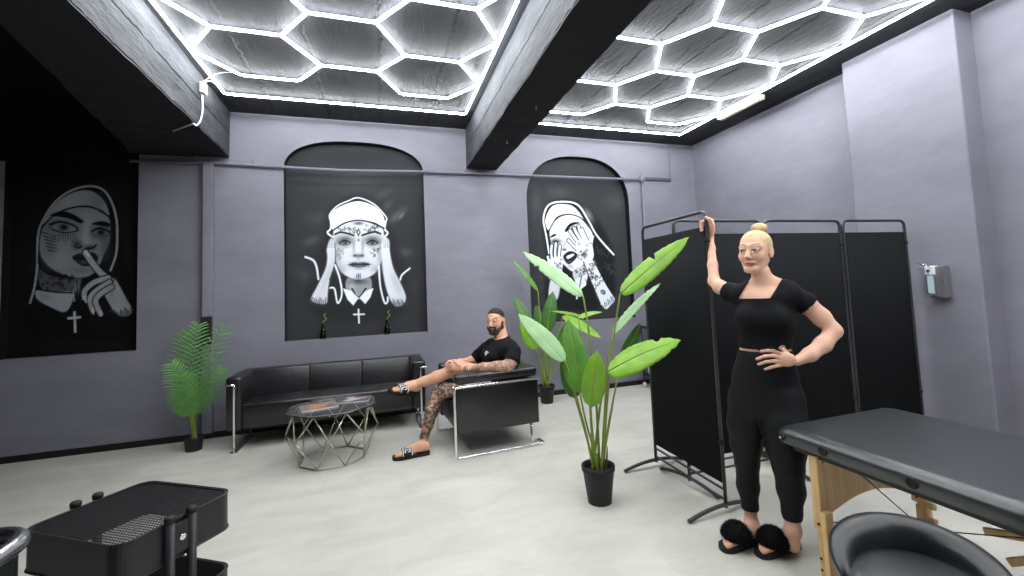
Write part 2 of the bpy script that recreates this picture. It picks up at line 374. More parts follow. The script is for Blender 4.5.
# cable and junction box on the left beam
def beamx(y): return -1.49-.077*(y-2)/(YB-2)
pj=onX(202,88,-1.53); Xb=beamx(pj[1])
j=empty('junction_box',(Xb+.0,pj[1],pj[2])); tag(j,'small white junction box with cables on the left beam','junction box')
MB().box(0.012,.045,-.045,.045,-.055,.045).build('housing',M['holder'],j,bevel=.006)
c=MB(); q=[onX(202,95,Xb+.03),onX(203,108,Xb+.03),onX(201,121,Xb+.03),onX(196,126,Xb+.03),onX(190,130,Xb+.02)]
e=onZ(173,131,2.975); pts=[q[0],q[1],q[2],q[3],np.array([Xb+.015,q[3][1],2.975]),e]
pts=[np.array(p)-np.array(j.location) for p in pts]
c.tube(rounded(pts,.08,5),.007,8).build('cable',M['holder'],j)
f0=np.array([-1.447,4.80,3.47])-np.array(j.location)
MB().tube([np.array(p) for p in arc((.03,0,.05),(.06,.1,.16),f0,10)],.005,6).build('lead',M['holder'],j)
f1=np.array([-1.17,4.45,3.475])-np.array(j.location)
MB().tube([np.array(p) for p in arc((.03,-.02,.05),(.2,-.05,.2),f1,10)],.004,6).build('lead',M['holder'],j)

# ---------------------------------------------------------------- pipes and duct on the back wall
pr=empty('wall_pipe',(3.64,YB-.035,2.94)); tag(pr,'thin grey pipe running along the back wall below the beams','pipe')
o=np.array(pr.location)
pp=[onY(x,y,YB-.035)-o for x,y in ((130,161),(215,163.1),(300,168),(340,170.3),(420,171.6),(500,174.5),(580,177.5),(640,179.6))]
pp=[np.array([p[0],0,p[2]]) for p in pp]
MB().tube(pp,.016,10).build('pipe_run',M['pipe'],pr)
MB().tube([(0,0,0),(0,0,-1.6),(.02,0,-2.85)],.013,10).build('pipe_drop',M['pipe'],pr)
MB().tube([(-.05,0,0),(.05,0,0)],.026,12).tube([(0,0,.06),(0,0,-.06)],.022,12).build('tee_joint',M['pipe'],pr)
for x in (-5.0,-2.6,-.3): MB().box(x-.012,x+.012,0,.035,-.03,.03).build('clip',M['pipe'],pr)
wr=empty('wall_rail',(3.94,YB,2.957)); tag(wr,'short dark cable rail beside the pipe joint in the right corner','rail')
MB().box(-.22,.22,-.03,0,-.022,.022).build('channel',M['rail'],wr,bevel=.004)
MB().tube([(.215,-.012,.02),(.22,-.012,.54)],.004,6).build('wire',M['pipe'],wr)
dc=empty('duct_casing',(-1.755,YB,0)); tag(dc,'slim grey vertical duct casing on the back wall behind the palm','duct')
MB().box(-.045,.045,-.07,0,.062,2.90).build('casing',M['wall'],dc,bevel=.006)
MB().box(-.052,-.047,-.072,0,.062,2.90).build('edge_strip',M['rail'],dc)
MB().box(-.04,.055,-.105,-.07,.98,1.27).build('black_cover',M['black_metal'],dc,bevel=.008)
for k,(px,py) in enumerate([(536,106),(507,141)]):
    p=onZ(px,py,2.985); t=MB().tube([(0,0,.012),(0,0,-.03)],.008,8).build('ceiling_bolt',M['steel'],loc=p); tag(t,'small bolt under the middle beam, '+('nearer the viewer' if k==0 else 'nearer the back wall'),'bolt','bolts under the middle beam')

# ---------------------------------------------------------------- murals (painted portraits in the wall niches)
def catmull(P,closed=True,n=6):
    P=np.array(P,float); m=len(P); out=[]
    rngi=range(m) if closed else range(m-1)
    for i in rngi:
        p0=P[(i-1)%m] if (closed or i>0) else P[i]; p1=P[i]; p2=P[(i+1)%m]; p3=P[(i+2)%m] if (closed or i+2<m) else p2
        for t in np.linspace(0,1,n,endpoint=False):
            out.append(.5*((2*p1)+(-p0+p2)*t+(2*p0-5*p1+4*p2-p3)*t*t+(-p0+3*p1-3*p2+p3)*t**3))
    if not closed: out.append(P[-1])
    return np.array(out)
class Mural:
    def __init__(s,x0,x1,z0,z1,ox,oy,sc,res=.0065,bg=.25):
        s.nx=int((x1-x0)/res)+1; s.nz=int((z1-z0)/res)+1; s.Y=YB+ND
        s.gx,s.gz=np.meshgrid(np.linspace(x0,x1,s.nx),np.linspace(z0,z1,s.nz))
        W=np.stack([s.gx.ravel(),np.full(s.gx.size,s.Y),s.gz.ravel()],1)-CAM; D=W@CF
        px=CX+FPX*(W@CR)/D; py=CY-FPX*(W@CU)/D
        s.u=(px-ox)*sc; s.w=(py-oy)*sc; s.c=np.full(s.u.size,bg,float)
        s.tint=np.zeros(s.u.size)
    def _bb(s,P,m): 
        return np.where((s.u>P[:,0].min()-m)&(s.u<P[:,0].max()+m)&(s.w>P[:,1].min()-m)&(s.w<P[:,1].max()+m))[0]
    def _segd(s,P,idx,closed):
        u=s.u[idx][:,None]; w=s.w[idx][:,None]; A=P; B=np.roll(P,-1,0)
        if not closed: A=P[:-1]; B=P[1:]
        d=B-A; L=(d**2).sum(1)+1e-9
        t=np.clip(((u-A[:,0])*d[:,0]+(w-A[:,1])*d[:,1])/L,0,1)
        dist=np.sqrt((u-A[:,0]-t*d[:,0])**2+(w-A[:,1]-t*d[:,1])**2); k=dist.argmin(1)
        return dist.min(1),(k+t[np.arange(len(idx)),k])/len(A)
    def poly(s,P,c,f=3.,a=1.,sm=True):
        P=catmull(P) if sm else np.array(P,float); idx=s._bb(P,f*2)
        if not len(idx): return
        d,_=s._segd(P,idx,True); u=s.u[idx];w=s.w[idx]; ins=np.zeros(len(idx),bool)
        A=P;B=np.roll(P,-1,0)
        for (x1,y1),(x2,y2) in zip(A,B):
            cnd=((y1>w)!=(y2>w)); 
            with np.errstate(divide='ignore',invalid='ignore'): xi=(x2-x1)*(w-y1)/(y2-y1)+x1
            ins^=cnd&(u<xi)
        sd=np.where(ins,-d,d); cov=np.clip(.5-sd/f,0,1)*a; s.c[idx]=s.c[idx]*(1-cov)+c*cov
    def line(s,P,wd,c,f=2.5,a=1.,taper=False,sm=True):
        P=catmull(P,False) if sm and len(P)>2 else np.array(P,float); idx=s._bb(P,wd+f)
        if not len(idx): return
        d,t=s._segd(P,idx,False); hw=wd/2*(1 if not taper else (1-.75*t)); cov=np.clip(.5-(d-hw)/f,0,1)*a; s.c[idx]=s.c[idx]*(1-cov)+c*cov
    def blob(s,x,y,rx,ry,c,a=.8,rot=0.):
        cs,sn=math.cos(rot),math.sin(rot); du=s.u-x;dw=s.w-y; q=((du*cs+dw*sn)/rx)**2+((-du*sn+dw*cs)/ry)**2
        cov=np.exp(-q*1.2)*a; s.c=s.c*(1-cov)+c*cov
    def speck(s,x0,y0,x1,y1,n,c,size=4,seed=1,wob=9):
        r=random.Random(seed)
        for _ in range(n):
            x=r.uniform(x0,x1);y=r.uniform(y0,y1); k=r.random()*6.28
            s.line([(x,y),(x+wob*math.cos(k),y+wob*math.sin(k)),(x+wob*1.2*math.cos(k+1.2),y+wob*1.2*math.sin(k+1.2))],size,c,2.5,.7)
    def build(s,label,gain=1.,cool=.0):
        n=s.u.size; V=np.stack([s.gx.ravel(),np.full(n,s.Y),s.gz.ravel()],1)
        me=bpy.data.meshes.new('nun_mural')
        i=np.arange(s.nx-1)[None,:]; jj=np.arange(s.nz-1)[:,None]; a=(jj*s.nx+i).ravel()
        F=np.stack([a,a+1,a+1+s.nx,a+s.nx],1)
        org=np.array([s.gx.mean(),s.Y,s.gz.min()]); V=V-org
        # painted board thickness: back sheet
        me.from_pydata(V.tolist(),[],F.tolist()); me.update()
        ca=me.color_attributes.new('Col','FLOAT_COLOR','POINT')
        g=np.clip(s.c*gain,0,1); rgb=np.stack([g*(1-.02),g*1.0,np.clip(g*1.03+.004,0,1)],1); rgb=lin(rgb)
        ca.data.foreach_set('color',np.concatenate([rgb,np.ones((n,1))],1).ravel().astype(np.float32)); smooth(me)
        o=link('nun_mural',me,M['paint'],loc=tuple(org)); tag(o,label,'mural','painted nuns in the wall niches')
        return o
# left: finger on the lips
m=Mural(-3.48,-2.35,.93,3.44,20,180,3.6,bg=.085)
m.blob(210,250,190,260,.11,.5)
m.poly([(250,20),(330,60),(360,150),(375,260),(400,420),(420,560),(20,560),(30,430),(55,300),(62,180),(110,80)],.06,14)
m.line([(36,442),(52,385),(62,310),(65,200),(85,140),(128,78),(185,38),(250,22),(300,36),(330,80),(347,140),(350,210),(345,270),(326,325)],8,.66)
m.line([(66,300),(72,210),(92,150),(135,92),(190,55)],5,.05)
m.poly([(80,160),(95,122),(140,74),(200,42),(258,40),(303,76),(321,126),(290,106),(240,95),(190,98),(140,115),(104,142)],.60,4)
m.blob(170,80,50,22,.72,.5,-.4); m.blob(280,80,30,40,.42,.5)
m.poly([(84,168),(110,136),(150,113),(210,98),(270,105),(318,135),(326,180),(320,230),(302,270),(290,300),(262,338),(220,352),(175,346),(128,328),(95,302),(74,270),(71,220)],.56,5)
m.line([(84,165),(130,122),(200,97),(260,98),(320,132)],5,.04)
m.blob(310,240,25,70,.3,.6); m.blob(130,290,55,40,.68,.5); m.blob(230,130,60,20,.62,.5); m.blob(110,240,25,50,.42,.5)
m.poly([(108,128),(150,112),(195,125),(228,148),(215,155),(180,140),(140,132)],.05,4)
m.poly([(258,158),(290,148),(322,156),(320,168),(285,164)],.06,4)
m.blob(150,168,52,22,.14,.85,.1); m.poly([(118,165),(150,155),(190,165),(202,180),(165,188),(130,180)],.55,4); m.blob(158,170,17,12,.04,1.); m.line([(108,160),(145,150),(195,165),(208,182)],6,.04); m.line([(118,178),(160,190),(204,184)],4,.08)
m.blob(290,188,42,22,.14,.85); m.poly([(262,188),(290,178),(318,190),(290,202)],.45,4); m.blob(292,188,13,11,.04,1.); m.line([(258,186),(288,173),(324,188)],6,.04)
m.blob(238,190,16,50,.74,.6,.1); m.blob(206,232,20,18,.16,.8); m.blob(252,243,22,10,.14,.85); m.blob(240,222,20,16,.66,.6)
m.line([(196,238),(210,245),(222,238)],5,.04); m.line([(238,248),(262,244),(275,232)],5,.05)
m.poly([(188,278),(212,264),(232,268),(262,260),(282,280),(262,306),(226,310),(204,296)],.14,4); m.blob(230,296,22,7,.42,.7); m.line([(192,280),(230,282),(276,280)],4,.03)
m.blob(225,325,40,12,.36,.5)
for k in range(10): m.line([(118+k*9,196),(120+k*9,214+4*(k%3))],3,.18,2,.8)
for k in range(6): m.line([(82+k*4,188+k*13),(104+k*4,196+k*12),(126+k*2,206+k*10)],6,.15,3,.7,True)
m.poly([(70,325),(110,345),(190,356),(222,350),(215,378),(195,402),(120,402),(75,388)],.34,5); m.speck(75,335,200,395,45,.08,3,3,7)
m.poly([(60,397),(120,404),(192,406),(166,474),(105,455),(62,428)],.66,4); m.blob(90,420,30,20,.5,.5)
m.line([(62,394),(130,404),(196,406)],5,.04)
m.line([(196,476),(199,546)],9,.78,sm=False); m.line([(174,498),(216,494)],9,.78,sm=False)
m.poly([(292,345),(335,350),(358,380),(382,425),(404,465),(392,488),(352,486),(318,440),(298,400),(280,365)],.66,5)
m.line([(236,262),(262,300),(292,336),(325,360)],30,.05,3); m.line([(236,262),(262,300),(292,336),(325,360)],22,.68,4)
m.line([(236,258),(246,272)],10,.85)
for P in ([(318,352),(268,368),(234,398),(232,425)],[(322,368),(275,398),(252,428),(262,470)],[(330,385),(290,410),(272,438),(290,482)]):
    m.line(P,26,.04,3); m.line(P,19,.66,4)
m.line([(262,462),(264,482)],6,.85); m.line([(288,474),(292,488)],6,.85); m.line([(232,420),(238,440)],6,.8)
m.blob(205,388,13,24,.6,.9); m.line([(205,362),(207,436)],4,.1); m.line([(192,400),(196,436)],5,.6); 
m.blob(360,470,30,14,.75,.5); m.blob(330,400,14,40,.5,.5)
for k in range(9): m.line([(340+k*8,500-k*2),(340+k*7.4,470-k*2+(k*7)%17)],4,.07,3,.9)
m.build('mural of a veiled nun holding a finger to her lips, left niche',.9)
# centre: hands over the ears
m=Mural(-1.08,.56,.90,3.30,296,190,3.84,bg=.215)
for x,y,rx,ry,c,a,r in [(385,100,50,16,.42,.6,-.7),(60,195,40,18,.40,.5,-.3),(420,240,30,18,.4,.5,0),(350,60,30,14,.36,.5,-.8),(90,110,60,30,.3,.6,0),(230,-40,190,60,.31,.7,0),(420,380,40,30,.33,.5,0),(40,330,50,25,.33,.5,.4),(330,20,40,16,.4,.3,-.5),(240,-120,170,40,.19,.7,0),(405,100,18,6,.6,.5,-.9)]: m.blob(x,y,rx,ry,c,a,r)
m.poly([(240,25),(322,55),(365,150),(400,250),(440,380),(420,470),(330,500),(140,500),(40,440),(70,300),(100,200),(120,90),(165,50)],.17,40,.85)
m.line([(134,122),(129,95),(158,62),(200,42),(240,30),(300,55),(346,104),(344,122)],5,.95)
m.line([(140,95),(170,66),(240,40),(305,66),(338,102)],3,.1)
m.line([(134,120),(133,148),(121,164),(141,181)],7,.95); m.line([(345,120),(341,150),(352,166),(333,186)],7,.95)
m.poly([(133,135),(134,92),(172,62),(238,43),(300,62),(334,97),(340,142),(300,124),(240,116),(180,128),(146,152)],.99,3)
m.poly([(146,152),(190,126),(240,117),(290,126),(334,150),(336,220),(326,278),(302,320),(264,341),(240,345),(214,340),(180,320),(156,280),(146,220)],.90,4)
m.line([(146,152),(190,126),(240,116),(290,126),(338,148)],5,.08)
m.blob(160,250,14,60,.6,.6); m.blob(325,250,14,60,.6,.6); m.blob(175,305,20,20,.6,.5); m.blob(305,305,20,20,.6,.5)
for cx,sg in ((188,-1),(293,1)):
    m.blob(cx,190,34,17,.34,.85); m.blob(cx+sg*4,202,28,11,.24,.85); m.poly([(cx-17,203),(cx,197),(cx+17,202),(cx+1,209)],.68,3); m.blob(cx,202,9,7,.05,1.); m.blob(cx-2,200,2.4,2.4,.8,.7)
    m.line([(cx-20,205),(cx-2,194),(cx+20,202)],4.2,.05); m.line([(cx-16,209),(cx+2,212),(cx+18,206)],2.2,.25); m.blob(cx,219,22,5,.6,.5)
m.line([(150,170),(168,163),(190,165),(222,174)],7,.12,3.5); m.line([(254,174),(282,165),(304,161),(324,168)],7,.12,3.5)
m.blob(238,212,8,32,.97,.6); m.blob(222,215,6,34,.55,.55); m.blob(256,215,6,34,.52,.55)
m.blob(240,252,20,8,.28,.85); m.blob(226,252,5,4,.06,.9); m.blob(254,252,5,4,.06,.9); m.blob(240,243,10,8,.85,.6); m.blob(240,264,6,6,.6,.5)
m.blob(242,286,38,13,.5,.7); m.poly([(204,287),(224,278),(241,281),(260,277),(284,285),(264,294),(242,298),(222,295)],.36,4); m.line([(200,287),(242,287),(288,285)],2.6,.06)
for k in range(9): m.line([(208+k*8.6,279),(209+k*8.6,296)],2.0,.08,2)
m.blob(242,303,20,4,.6,.6); m.blob(242,292,18,3,.72,.5)
m.poly([(240,145),(248,162),(240,180),(232,162)],.05,2,sm=False); m.poly([(240,152),(244,162),(240,172),(236,162)],.85,2,sm=False); m.blob(240,128,20,7,.25,.8); m.blob(240,192,3,6,.1,.9)
m.speck(160,142,228,160,16,.15,2.4,5,8); m.speck(254,142,322,160,16,.15,2.4,6,8); m.speck(152,228,190,262,10,.3,2.2,7,8); m.speck(292,222,326,250,12,.25,2.2,8,8); m.blob(240,332,3,10,.1,.9)
for dx in (-6,6): m.line([(240+dx,322),(240+dx*1.4,338)],2.4,.1)
m.poly([(198,338),(240,350),(284,336),(288,384),(246,420),(194,384)],.62,5); m.blob(240,352,40,12,.3,.8); m.blob(215,375,12,22,.82,.6)
m.line([(215,378),(240,412),(268,378)],6,.06)
m.poly([(180,377),(212,388),(241,414),(220,444),(197,420)],.98,3,sm=False); m.poly([(298,376),(266,388),(243,414),(266,438),(286,412)],.98,3,sm=False)
m.blob(232,402,6,10,.8,.5)
m.line([(240,459),(242,510)],6.5,.97,sm=False); m.line([(222,478),(262,477)],6.5,.97,sm=False)
m.poly([(132,188),(148,200),(150,275),(130,340),(122,395),(118,434),(88,436),(58,420),(82,368),(112,305),(120,260),(118,225)],.90,6)
m.blob(120,330,14,70,.72,.5,.35); m.blob(84,425,26,14,.62,.5); m.line([(150,205),(150,275),(128,345)],3,.3)
m.poly([(340,183),(358,194),(361,240),(374,300),(400,355),(422,410),(408,442),(376,442),(348,385),(332,300),(328,215)],.90,6); m.blob(385,360,16,60,.7,.5,-.4); m.blob(400,430,22,14,.6,.5)
m.line([(36,257),(66,270),(79,296),(86,342)],8,.95,taper=False); m.line([(437,301),(408,325),(400,345)],7,.92)
m.line([(150,288),(168,340),(176,400),(160,434),(148,380),(132,376)],7,.97); m.line([(318,293),(324,370),(340,432),(352,428),(352,412)],7,.97)
for k in range(9): m.line([(60+k*7.5,446),(63+k*7.5,412+(k*5)%17)],3.2,.2,2.5,.9); m.line([(374+k*6,450),(373+k*5.4,418+(k*7)%19)],3.2,.2,2.5,.9)
for k in range(4): m.line([(124+k*7,190),(122+k*8,222)],1.8,.35,2,.7); m.line([(338+k*7,188),(338+k*6,222)],1.8,.35,2,.7)
m.build('mural of a skull-painted nun covering her ears, middle niche above the sofa')
# right: hands over the face
m=Mural(1.82,3.46,.90,3.28,530,190,4.61,bg=.225)
for x,y,rx,ry,c,a,r in [(130,10,60,30,.36,.5,0),(30,60,30,80,.33,.5,0),(400,60,60,40,.32,.5,0),(60,420,40,60,.24,.5,0),(300,-60,160,30,.2,.6,0),(270,115,14,40,.75,.7,-.6),(310,170,10,26,.5,.6,-.6),(400,470,40,40,.2,.6,0)]: m.blob(x,y,rx,ry,c,a,r)
m.poly([(85,70),(160,48),(250,68),(320,150),(375,260),(392,380),(370,520),(230,560),(85,520),(70,400),(78,300),(62,170)],.12,26,.95)
m.blob(270,115,16,40,.7,.6,-.6); m.speck(320,260,375,420,14,.3,3,4,20)
m.line([(88,292),(74,205),(62,130),(88,68),(158,54),(222,70),(268,138),(310,212),(386,298)],8,.98)
m.line([(78,200),(72,135),(96,78),(160,64),(212,78)],4,.06)
m.poly([(70,140),(102,75),(168,66),(212,86),(250,142),(215,118),(165,111),(120,128),(88,186)],.97,3)
m.poly([(90,190),(122,136),(170,115),(222,124),(262,162),(290,212),(275,290),(240,350),(202,376),(165,352),(112,290)],.97,4)
m.line([(88,186),(122,132),(168,112),(222,122),(256,146)],5,.08)
m.poly([(160,188),(180,158),(206,148),(232,152),(205,160),(184,172),(170,192)],.05,3); m.poly([(92,220),(104,206),(120,203),(116,212)],.05,3)
m.blob(208,178,26,12,.15,.9); m.blob(118,238,26,14,.15,.9); m.blob(160,250,10,30,.7,.6,.3); m.blob(158,275,12,6,.2,.8); m.blob(185,352,18,12,.6,.6)
m.poly([(154,302),(182,282),(212,290),(216,310),(182,342),(160,326)],.13,3); m.poly([(168,306),(196,294),(204,300),(176,318)],.95,2.5); m.blob(184,330,14,4,.5,.6)
m.poly([(200,372),(245,350),(265,392),(228,425),(203,410)],.82,4); m.speck(205,365,260,405,12,.1,3,9,8)
m.poly([(206,412),(268,386),(258,440),(216,472)],.93,3,sm=False); m.line([(238,395),(228,450)],4,.06)
def fingers(m,L,w,c=.97):
    for P in L: m.line(P,w+7,.05,2.5)
    for P in L: m.line(P,w,c,2.5)
fingers(m,[[(228,250),(200,212),(184,188)],[(240,240),(215,200),(204,176)],[(254,236),(232,195),(224,168)],[(268,240),(252,212),(240,182)],[(236,285),(205,262),(178,232)]],13)
m.poly([(212,246),(240,228),(275,232),(296,208),(288,250),(294,300),(280,332),(246,325),(216,285)],.95,4); m.speck(225,245,280,320,14,.12,3,12,9); m.blob(252,298,14,12,.12,.7)
m.poly([(244,328),(290,318),(318,370),(350,435),(390,500),(372,530),(350,549),(322,520),(292,450),(268,392)],.92,5); m.speck(262,340,350,500,46,.12,3.4,13,12); m.line([(246,330),(272,400),(296,455),(324,522)],4,.05); m.line([(290,318),(350,432),(388,492)],4,.05)
m.blob(352,520,20,14,.95,.7)
fingers(m,[[(104,335),(98,290),(100,256)],[(118,335),(116,285),(119,246)],[(132,335),(134,290),(138,258)],[(92,350),(86,325),(82,308)]],11)
m.poly([(92,318),(146,308),(150,360),(136,392),(104,390),(88,350)],.95,4); m.speck(96,325,144,380,8,.2,3,15,8); m.blob(128,355,10,12,.3,.6)
m.poly([(100,395),(140,392),(128,500),(86,495)],.85,6); m.line([(216,440),(216,500)],8,.9)
for k in range(9): m.line([(325+k*7.5,556-k*5.5),(322+k*7.2,530-k*6+(k*7)%15)],3.4,.2,2.5,.9)
m.build('mural of a nun with tattooed hands over her face, right niche')
# ---------------------------------------------------------------- sofa and armchair
def U_shell(L,D,ta,tb,rin,n=7):
    """plan outline of arms and back; front at y=0, back at y=D, x 0..L"""
    pts=[(0,0),(ta,0)]
    ir=rin; cx,cy=ta+ir,D-tb-ir
    for k in range(n+1): a=PI-PI/2*k/n; pts.append((cx+ir*math.cos(a),cy+ir*math.sin(a)))
    cx=L-ta-ir
    for k in range(n+1): a=PI/2-PI/2*k/n; pts.append((cx+ir*math.cos(a),cy+ir*math.sin(a)))
    return pts+[(L-ta,0),(L,0),(L,D),(0,D)]
def chrome_loop(mb,x,y0,y1,zt,r=.011,back_in=.1):
    pass
# sofa
sx,sy,SL,SD=-1.425,4.84,1.845,.575
sf=empty('sofa',(sx,sy,0)); tag(sf,'long black leather three seat sofa with chrome feet under the middle mural','sofa')
MB().prism(U_shell(SL,SD,.135,.12,.07),.50,'Z',.195).build('body',M['leather'],sf,bevel=.028,seg=4,smooth_all=True)
MB().box(.12,SL-.12,.012,SD-.11,.20,.435).build('seat',M['leather'],sf,bevel=.035,seg=4,smooth_all=True)
w=(SL-.25)/3
for k in range(3):
    MB().prism([(SD-.215,.415),(SD-.10,.415),(SD-.10,.695),(SD-.140,.695)],w-.002,'X',.125+w*k+.001).build('back_cushion',M['leather'],sf,bevel=.012,seg=4,smooth_all=True)
for x,g in ((.078,-1),(SL-.05,1)):
    leg=MB().tube(rounded([(x+g*.075,-.012,.628),(x,-.016,.628),(x,-.022,.012)],.03,6),.0105,10).build('front_leg',M['chrome'],sf)
    MB().prism(rrect(x-.03,x+.03,-.05,SD-.04,.02),.010,'Z',0).build('foot_runner',M['chrome'],leg,bevel=.003)
    MB().tube([(x,SD-.06,.2),(x,SD-.06,.012)],.0115,10).build('rear_leg',M['chrome'],sf)
MB().box(.14,SL-.14,.05,SD-.05,.185,.2).build('seat_base',M['black_metal'],sf)
# armchair: faces -X, near arm towards the viewer
ac=empty('armchair',(.575,3.79,0),math.radians(4)); tag(ac,'black leather armchair with chrome tube frame holding the seated man','armchair')
AL,AW=.77,.80
ush=[(x_,y_) for x_,y_ in U_shell(AW,AL,.125,.15,.03)]        # local: x across, y depth -> rotate so that it faces -X
ushr=[(y_,AW-x_) for x_,y_ in ush]
MB().prism(ushr,.39,'Z',.195).build('body',M['leather'],ac,bevel=.014,seg=3,smooth_all=True)
top=[(y_,AW-x_) for x_,y_ in U_shell(AW,AL,.13,.155,.03)]
MB().prism(top,.088,'Z',.612).build('arm_roll',M['leather'],ac,bevel=.03,seg=4,smooth_all=True)
MB().box(.01,AL-.14,.12,AW-.12,.20,.41).build('seat',M['leather'],ac,bevel=.035,seg=4,smooth_all=True)
MB().box(AL-.22,AL-.13,.13,AW-.13,.38,.68).build('back_cushion',M['leather'],ac,bevel=.03,seg=4,smooth_all=True)
def side_frame(y,s):
    f=MB().tube(rounded([(AL+.005,y,.598),(-.012,y,.598),(-.012,y,.012),(AL+.03,y,.012),(AL+.03,y+s*.12,.012),(AL-.07,y+s*.05,.012),(AL-.07,y+s*.05,.20)],.025,6),.0115,10)
    return f.build('side_frame',M['chrome'],ac)
side_frame(-.012,1); side_frame(AW+.012,-1)
MB().tube([(-.012,-.012,.598),(-.012,.12,.598)],.0105,8).build('front_rail',M['chrome'],ac)

# ---------------------------------------------------------------- coffee table with magazines
ct=empty('coffee_table',(-.44,4.285,0)); tag(ct,'octagonal smoked glass coffee table on a diamond wire base','coffee table')
def oct_(r,z,ph): return [np.array([r*math.cos(ph+k*PI/4),r*math.sin(ph+k*PI/4),z]) for k in range(8)]
ph=PI/8+.03; T=oct_(.325,.443,ph); Md=oct_(.375,.25,ph+PI/8); B=oct_(.275,.008,ph)
MB().prism([(p[0],p[1]) for p in oct_(.385,0,ph)],.008,'Z',.451).build('glass_top',M['smoked'],ct,bevel=.002)
MB().tube(T,.0062,8,closed=True).build('top_ring',M['nickel'],ct)
MB().tube(B,.0072,8,closed=True).build('base_ring',M['nickel'],ct)
for k in range(8):
    for a,b in ((T[k],Md[k]),(T[k],Md[k-1]),(B[k],Md[k]),(B[k],Md[k-1])): MB().tube([a,b],.0058,8).build('wire_strut',M['nickel'],ct)
def magazine(x,y,rz,w,h,t,c1,c2,c3,label,z=.459):
    e=empty('magazine',(x,y,z),rz); tag(e,label,'magazine','magazines on the glass table')
    MB().box(-w/2,w/2,-h/2,h/2,.001,t).build('pages',M['paper'],e)
    cv=MB().box(-w/2-.002,w/2+.002,-h/2-.002,h/2+.002,t,t+.0012).box(-w/2-.002,w/2+.002,-h/2-.002,h/2+.002,0,.001).build('cover',mat('magazine_cover',c1,.3,coat=.4),e)
    zt=t+.0013
    p=MB(); 
    p.prism([(w*a,h*b) for a,b in [(-.35,-.3),(-.1,-.42),(.2,-.2),(.42,.05),(.3,.2),(.05,.1),(-.05,.4),(-.3,.3),(-.15,0)]],.0006,'Z',zt); p.build('cover_picture',mat('cover_print',c2,.3),cv)
    q=MB(); q.box(-w*.42,w*.1,h*.36,h*.45,zt,zt+.0008); q.box(w*.15,w*.42,-h*.44,-h*.36,zt,zt+.0008); q.prism([(w*.3+w*.1*math.cos(k*PI/5),-h*.1+h*.12*math.sin(k*PI/5)) for k in range(10)],.0006,'Z',zt); q.build('cover_patch',mat('cover_print_b',c3,.3),cv)
magazine(-.55,4.27,.25,.29,.22,.012,s8(140,132,128),s8(206,132,100),s8(70,60,58),'magazine with an orange picture on its cover, left on the table')
magazine(-.27,4.40,-.12,.28,.21,.010,s8(58,58,68),s8(186,176,186),s8(150,90,96),'dark magazine with a pink and grey cover, right on the table')

# ---------------------------------------------------------------- green bottles on the niche sill
for k,(px,py) in enumerate([(323,338.5),(387,334)]):
    p=onY(px,py,YB+.05); bt=empty('green_bottle',(p[0],YB+.05,.941)); tag(bt,'small green bottle with a curled twig, '+('left' if k==0 else 'right')+' end of the mural sill','bottle','green bottles on the mural sill')
    prof=[(.001,0),(.034,.0),(.038,.012),(.038,.03),(.030,.075),(.020,.105),(.014,.125),(.013,.165),(.016,.168),(.016,.176),(.010,.176),(.010,.125),(.026,.075),(.033,.03),(.030,.008),(.001,.008)]
    MB().lathe(prof,n=20).build('glass',M['green_glass'],bt)
    tw=[(0,0,.03),(.002,0,.1),(.004,0,.17),(.012,0,.205),(.03,.005,.215),(.036,.006,.235),(.018,.004,.25),(.014,.0,.27),(.034,0,.285)]
    MB().tube(catmull(tw,False,6),[.005]*1+[.0045]*(len(catmull(tw,False,6))-1),7).build('twig',M['stem'],bt)

